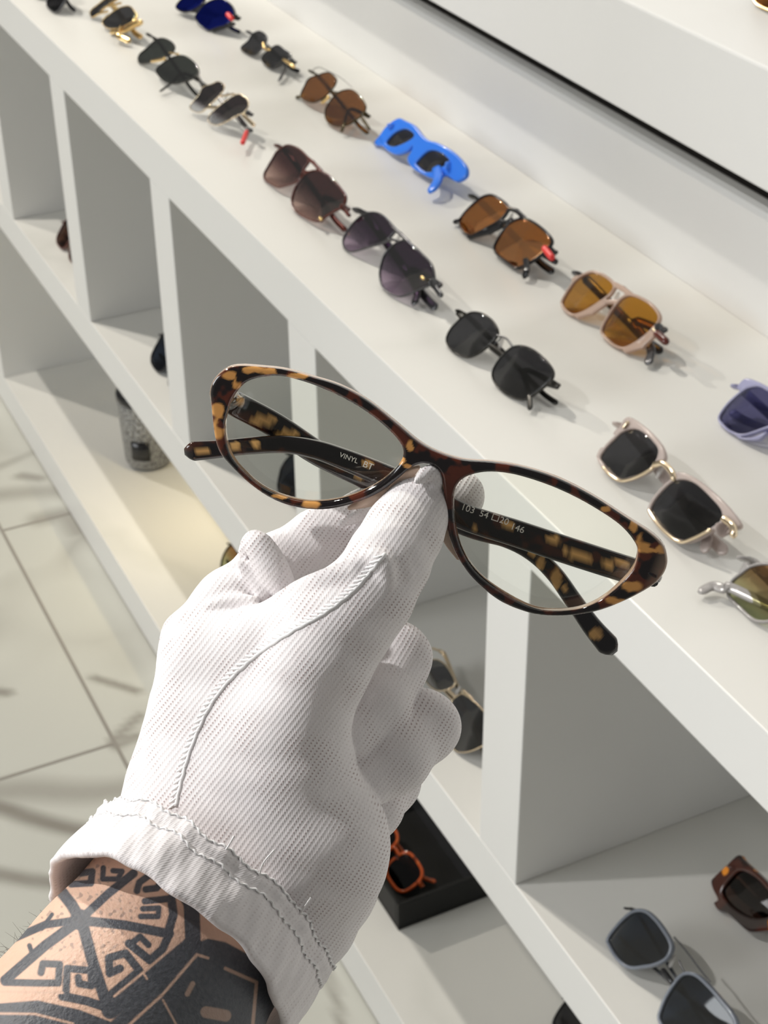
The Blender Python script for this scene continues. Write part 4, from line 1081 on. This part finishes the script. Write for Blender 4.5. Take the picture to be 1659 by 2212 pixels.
# pull the refined verts onto the true surface
Vf = V1.astype(np.float32).copy()
for _ in range(2):
    eps = .25
    def both(P): return smin(hand_sdf(P[:, None, None, :], 2.2, False)[:, 0, 0], arm_sdf(P[:, None, None, :])[:, 0, 0], 6.0)
    sel = vis(Vf); P = Vf[sel]; d0 = both(P)
    g_ = np.stack([both(P + np.eye(3, dtype=np.float32)[i] * eps) - d0 for i in range(3)], 1) / eps
    Vf[sel] = P - (d0 / np.maximum((g_ ** 2).sum(1), .2))[:, None] * g_
# tattoo: ink strokes laid on the skin of the wrist
px = np.column_stack([W / 2 + FPX * Vf[:, 0] / Vf[:, 2], H / 2 + FPX * Vf[:, 1] / Vf[:, 2]])
selv = vis(Vf); tp = px[selv] * 2.304 - np.array([0, 1680]) * 2.304
ink = np.zeros(len(tp)); 
def stroke(pts, w, val=1.0, soft=7):
    d = np.full(len(tp), 1e9)
    for a, b in zip(pts[:-1], pts[1:]):
        a, b = np.array(a, float), np.array(b, float); e = b - a
        t = np.clip(((tp - a) @ e) / (e @ e), 0, 1); d = np.minimum(d, np.hypot(*(tp - a - t[:, None] * e).T))
    k = np.clip((w / 2 + soft / 2 - d) / soft, 0, 1)
    ink[:] = ink * (1 - k) + val * k
def area(P, val=1.0):
    d = sd_poly(tp[:, 0], tp[:, 1], np.array(P, float)); k = np.clip(.5 - d / 8, 0, 1); ink[:] = ink * (1 - k) + val * k
def cc(P): return [(x * 1.7258, y * 1.7258 + 110.6) for x, y in P]
def ST(P, w, v=1.0): stroke(cc(P), w * 1.7258, v)
def AR(P, v=1.0): area(cc(P), v)
AR([(555, 415), (600, 400), (650, 410), (800, 490), (820, 760), (-40, 760), (-40, 590), (110, 578), (230, 605), (320, 640), (440, 520)])     # solid lower field
ST([(532, 262), (552, 300), (556, 390), (556, 425)], 46); ST([(550, 420), (440, 505), (318, 606)], 52)                                        # bent outer band
ST([(360, 660), (470, 560), (568, 446), (600, 456)], 8, .12); ST([(650, 486), (740, 526), (728, 660)], 10, .3); ST([(470, 577), (515, 660)], 6, .25); ST([(595, 612), (650, 622)], 34, .5)
ST([(0, 616), (100, 617), (210, 645)], 7, .2); ST([(540, 560), (556, 530)], 14, .4); ST([(80, 700), (160, 690)], 10, .2)
ST([(232, 345), (232, 346)], 60)
for P, w in (([(232, 345), (310, 272), (385, 212)], 25), ([(232, 345), (205, 300), (180, 268)], 34), ([(232, 345), (130, 360), (50, 395), (-20, 430)], 23), ([(232, 345), (130, 420), (15, 520)], 30),
             ([(236, 350), (265, 460), (303, 575)], 34), ([(240, 348), (360, 361), (488, 386)], 28),
             ([(205, 243), (262, 240), (266, 206), (232, 212)], 20), ([(298, 196), (296, 228), (340, 228), (352, 206), (326, 204)], 16), ([(395, 262), (402, 238), (432, 216), (470, 232), (452, 254), (420, 258)], 20),
             ([(418, 292), (494, 284)], 20), ([(494, 284), (500, 330), (484, 386)], 26), ([(406, 336), (456, 336), (458, 312), (412, 314)], 17),
             ([(488, 386), (468, 432), (432, 462), (372, 414)], 25), ([(376, 416), (404, 394), (428, 418)], 19), ([(304, 574), (402, 492), (362, 442), (314, 456), (316, 500), (346, 486)], 24),
             ([(14, 526), (100, 528), (168, 528), (172, 474), (124, 472), (118, 498)], 21), ([(190, 560), (194, 486), (262, 492), (264, 536), (228, 530), (226, 512)], 22), ([(180, 566), (250, 580), (312, 600)], 26), ([(85, 420), (95, 450)], 14), ([(150, 330), (120, 372)], 12)):
    ST(P, w)
ST([(508, 262), (526, 330), (526, 402), (420, 492), (330, 566)], 7, .08); ST([(0, 553), (180, 556)], 7, .1); ST([(414, 500), (424, 516)], 6, .1)
stip = np.clip(vnoise(np.column_stack([tp, tp[:, 0] * 0]).astype(np.float32), .16, 11) * 3 - .75, 0, .55)
inner = np.clip((330 - np.hypot(tp[:, 0] - 410, tp[:, 1] - 700)) / 60, 0, 1)
ink = np.maximum(ink, stip * inner * .8)
inkv = np.zeros(len(Vf)); inkv[selv] = ink
ptw = cpt(420, 1980, 0)
proot = cam_to_world(ptw[None])[0]
def hw(V): return cam_to_world(V) - proot
def skin_mat():
    m, nt, out = new_mat('tattooed_skin')
    b = N(nt, 'ShaderNodeBsdfPrincipled'); b.inputs['Roughness'].default_value = .5; b.inputs['Subsurface Weight'].default_value = .05; b.inputs['Subsurface Scale'].default_value = .002
    tc = N(nt, 'ShaderNodeTexCoord'); n1 = N(nt, 'ShaderNodeTexNoise'); n1.inputs['Scale'].default_value = 60; n1.inputs['Detail'].default_value = 4
    n2 = N(nt, 'ShaderNodeTexNoise'); n2.inputs['Scale'].default_value = 900; n2.inputs['Detail'].default_value = 3
    for n in (n1, n2): nt.links.new(tc.outputs['Object'], n.inputs['Vector'])
    mx = N(nt, 'ShaderNodeMix'); mx.data_type = 'RGBA'; mx.inputs[6].default_value = (.58, .35, .25, 1); mx.inputs[7].default_value = (.72, .50, .38, 1); nt.links.new(n1.outputs['Fac'], mx.inputs[0])
    aa = N(nt, 'ShaderNodeAttribute', attribute_name='ink')
    ink_ = N(nt, 'ShaderNodeMix'); ink_.data_type = 'RGBA'; ink_.inputs[6].default_value = (.035, .038, .048, 1); ink_.inputs[7].default_value = (.10, .105, .12, 1); nt.links.new(n2.outputs['Fac'], ink_.inputs[0])
    m2 = N(nt, 'ShaderNodeMix'); m2.data_type = 'RGBA'; nt.links.new(aa.outputs['Fac'], m2.inputs[0]); nt.links.new(mx.outputs[2], m2.inputs[6]); nt.links.new(ink_.outputs[2], m2.inputs[7])
    nt.links.new(m2.outputs[2], b.inputs['Base Color'])
    bp = N(nt, 'ShaderNodeBump'); bp.inputs['Strength'].default_value = .5; bp.inputs['Distance'].default_value = .0005; nt.links.new(n2.outputs['Fac'], bp.inputs['Height']); nt.links.new(bp.outputs[0], b.inputs['Normal'])
    nt.links.new(b.outputs[0], out.inputs[0]); return m
M_SKIN = skin_mat()
tris = QS2[:, ::-1]
person = mesh_obj('person', hw(Vf), tris, M_SKIN, attrs={'ink': inkv})
person.location = proot
tag(person, 'tattooed left forearm and white gloved hand raised, pinching the tortoiseshell eyeglasses', 'person')
glove = mesh_obj('glove', VGw - proot, QG, M_KNIT, person, attrs={'knit': knit_coords(VG)})

# --- cuff: a wide hem turned around the wrist
def ring(c, e1, e2, th): return c + np.cos(th)[:, None] * e1 + np.sin(th)[:, None] * e2
def dirpx(p, dx, dy, dz): return cpt(p[0] + dx, p[1] + dy, p[2] + dz) - cpt(*p)
nth = 260; th = np.linspace(0, 2 * np.pi, nth, endpoint=False)
cl, cu_ = (358, 2062, -12), (470, 1930, -2)
e1l, e2l = dirpx(cl, 238, 180, 4), dirpx(cl, 62, -105, -33)
e1u, e2u = dirpx(cu_, 226, 168, 4), dirpx(cu_, 34, -84, -30)
cl3, cu3 = cpt(*cl), cpt(*cu_)
prof = []                          # (along 0..1 from lower to upper edge, outward mm)
for s_ in np.linspace(0, 1, 15): prof.append((s_, 1.6 + .9 * math.sin(math.pi * s_) + .8 * (s_ > .8) - .9 * abs(s_ - .72) * 0))
prof += [(1.03, .6), (1.0, -.6)] + [(s_, -.9) for s_ in np.linspace(.9, .05, 8)] + [(-.02, -.2), (-.03, .8)]
VC = []
for k, (s_, o_) in enumerate(prof):
    c = cl3 + (cu3 - cl3) * s_; e1 = e1l + (e1u - e1l) * s_; e2 = e2l + (e2u - e2l) * s_
    R_ = ring(c, e1, e2, th); out_ = R_ - c; out_ /= np.linalg.norm(out_, axis=1)[:, None]
    wr = .5 * np.sin(th * 9 + s_ * 5) + .35 * np.sin(th * 23 + 2 * s_) + .25 * np.sin(th * 41 - s_ * 9)
    VC.append(R_ + out_ * (o_ + (wr * .55 if o_ > 0 else wr * .3))[:, None] + (cu3 - cl3)[None] * (.03 * np.sin(th * 6 + 1) + .015 * np.sin(th * 17))[:, None])
VC = np.concatenate(VC); m_ = len(prof)
QC = np.array([(i * nth + j, i * nth + (j + 1) % nth, ((i + 1) % m_) * nth + (j + 1) % nth, ((i + 1) % m_) * nth + j) for i in range(m_) for j in range(nth)])
kc = np.concatenate([np.column_stack([th * 38 * .8, np.full(nth, s_ * 16), np.zeros(nth)]) for s_, _ in prof])
cuff = mesh_obj('cuff', hw(VC), QC, M_KNITC, glove, attrs={'knit': kc})
# --- stitching along the cuff and the hand seam
bvh = BVHTree.FromPolygons([Vector(v) for v in VGw], [tuple(int(i) for i in q) for q in QG])
def surf(px_, py_, lift):
    r = ray(px_, py_); rn = r / np.linalg.norm(r)
    h_ = bvh.ray_cast(Vector(CP), Vector(rn))
    if h_[0] is None: return None
    return np.array(h_[0]) - rn * lift
st = MB()
path = spline(np.array([(380, 1742), (394, 1680), (416, 1610), (452, 1530), (500, 1466), (560, 1412), (630, 1366), (700, 1326), (758, 1282), (800, 1236), (832, 1196)], float), 30)
seg = np.linalg.norm(np.diff(path, axis=0), axis=1); cum = np.concatenate([[0], np.cumsum(seg)])
nst = 54
for i in range(nst):
    s0 = cum[-1] * i / nst
    p = np.array([np.interp(s0, cum, path[:, k]) for k in (0, 1)]); q = np.array([np.interp(min(cum[-1], s0 + 16), cum, path[:, k]) for k in (0, 1)])
    d = (q - p) / max(1e-6, np.linalg.norm(q - p)); nn = np.array([-d[1], d[0]])
    pts = [p - nn * 15 - d * 9, p - nn * 9 - d * 3, p - nn * 4 + d * 3, p + nn * 2 + d * 8]
    P = [surf(*a, l) for a, l in zip(pts, (-.0001, .0001, .0003, .0002))]
    if any(a is None for a in P): continue
    st.add(tube(spline(np.array(P), 3) - proot, [.0002, .0003, .00034, .00036, .00038, .00036, .00034, .0003, .00027, .0002][:10], 6))
P = [surf(*(q + np.array([.8 * math.sin(i * 1.3), .8 * math.cos(i * 1.7)])), -.0001) for i, q in enumerate(path[::3])]
st.add(tube(np.array([a for a in P if a is not None]) - proot, .00062, 8))
st.build('seam', M_THREAD, glove)
cs_ = MB()
def cuff_pt(s_, t_, o_):
    c = cl3 + (cu3 - cl3) * s_; e1 = e1l + (e1u - e1l) * s_; e2 = e2l + (e2u - e2l) * s_
    R_ = c + math.cos(t_) * e1 + math.sin(t_) * e2; o = R_ - c; o /= np.linalg.norm(o)
    wr = .5 * math.sin(t_ * 9 + s_ * 5) + .35 * math.sin(t_ * 23 + 2 * s_) + .25 * math.sin(t_ * 41 - s_ * 9)
    return R_ + o * (1.6 + .9 * math.sin(math.pi * min(1, s_)) + .8 * (s_ > .8) + wr * .55 + o_) + (cu3 - cl3) * (.03 * math.sin(t_ * 6 + 1) + .015 * math.sin(t_ * 17))
tt = np.linspace(.15, 3.2, 150)
for s_, r_ in ((.70, .30), (.98, .34)):
    P = np.array([cuff_pt(s_ + .018 * math.sin(i * 1.9) + .02 * math.sin(i * .37), a, .15 + .25 * math.sin(i * 1.9 + 1)) for i, a in enumerate(tt)])
    cs_.add(tube(spline(hw(P), 2), r_ * .001, 5))
for t0, ln in ((1.35, 7), (.95, 5), (1.62, 4)):      # loose thread ends
    a = cuff_pt(.95, t0, .3); b_ = a + np.array([1.2, -ln * .5, -2.0]); c_ = a + np.array([ln * .55, -ln * .95, -2.2])
    cs_.add(tube(spline(hw(np.array([a, b_, c_])), 5), .00022, 5))
cs_.build('cuff_stitching', M_THREAD, glove)
# --- fine arm hair along the outer edge of the forearm
hr = MB(); rh = np.random.default_rng(5)
for i in range(60):
    f = rh.uniform(0, 1); a = np.array([150 - 175 * f, 1935 + 135 * f]); a = a + rh.uniform(-3, 16) * np.array([.62, .5])
    dz = -12 - 8 * f + rh.uniform(-6, 8); p0 = cpt(*(a + np.array([14, 12])), dz)
    dr = np.array([-.55 + rh.normal(0, .25), -.8 + rh.normal(0, .3), rh.normal(-.2, .3)]); ln = rh.uniform(2, 5.5)
    P = np.array([p0, p0 + dr * ln * .5, p0 + dr * ln + np.array([rh.normal(0, .7), rh.uniform(0, 1.2), 0])])
    hr.add(tube(spline(hw(P), 3), np.linspace(.00006, .00002, 7), 4))
ho = hr.build('arm_hair', pbr('dark_hair', (.05, .035, .03), .5), person); ho['kind'] = 'stuff'
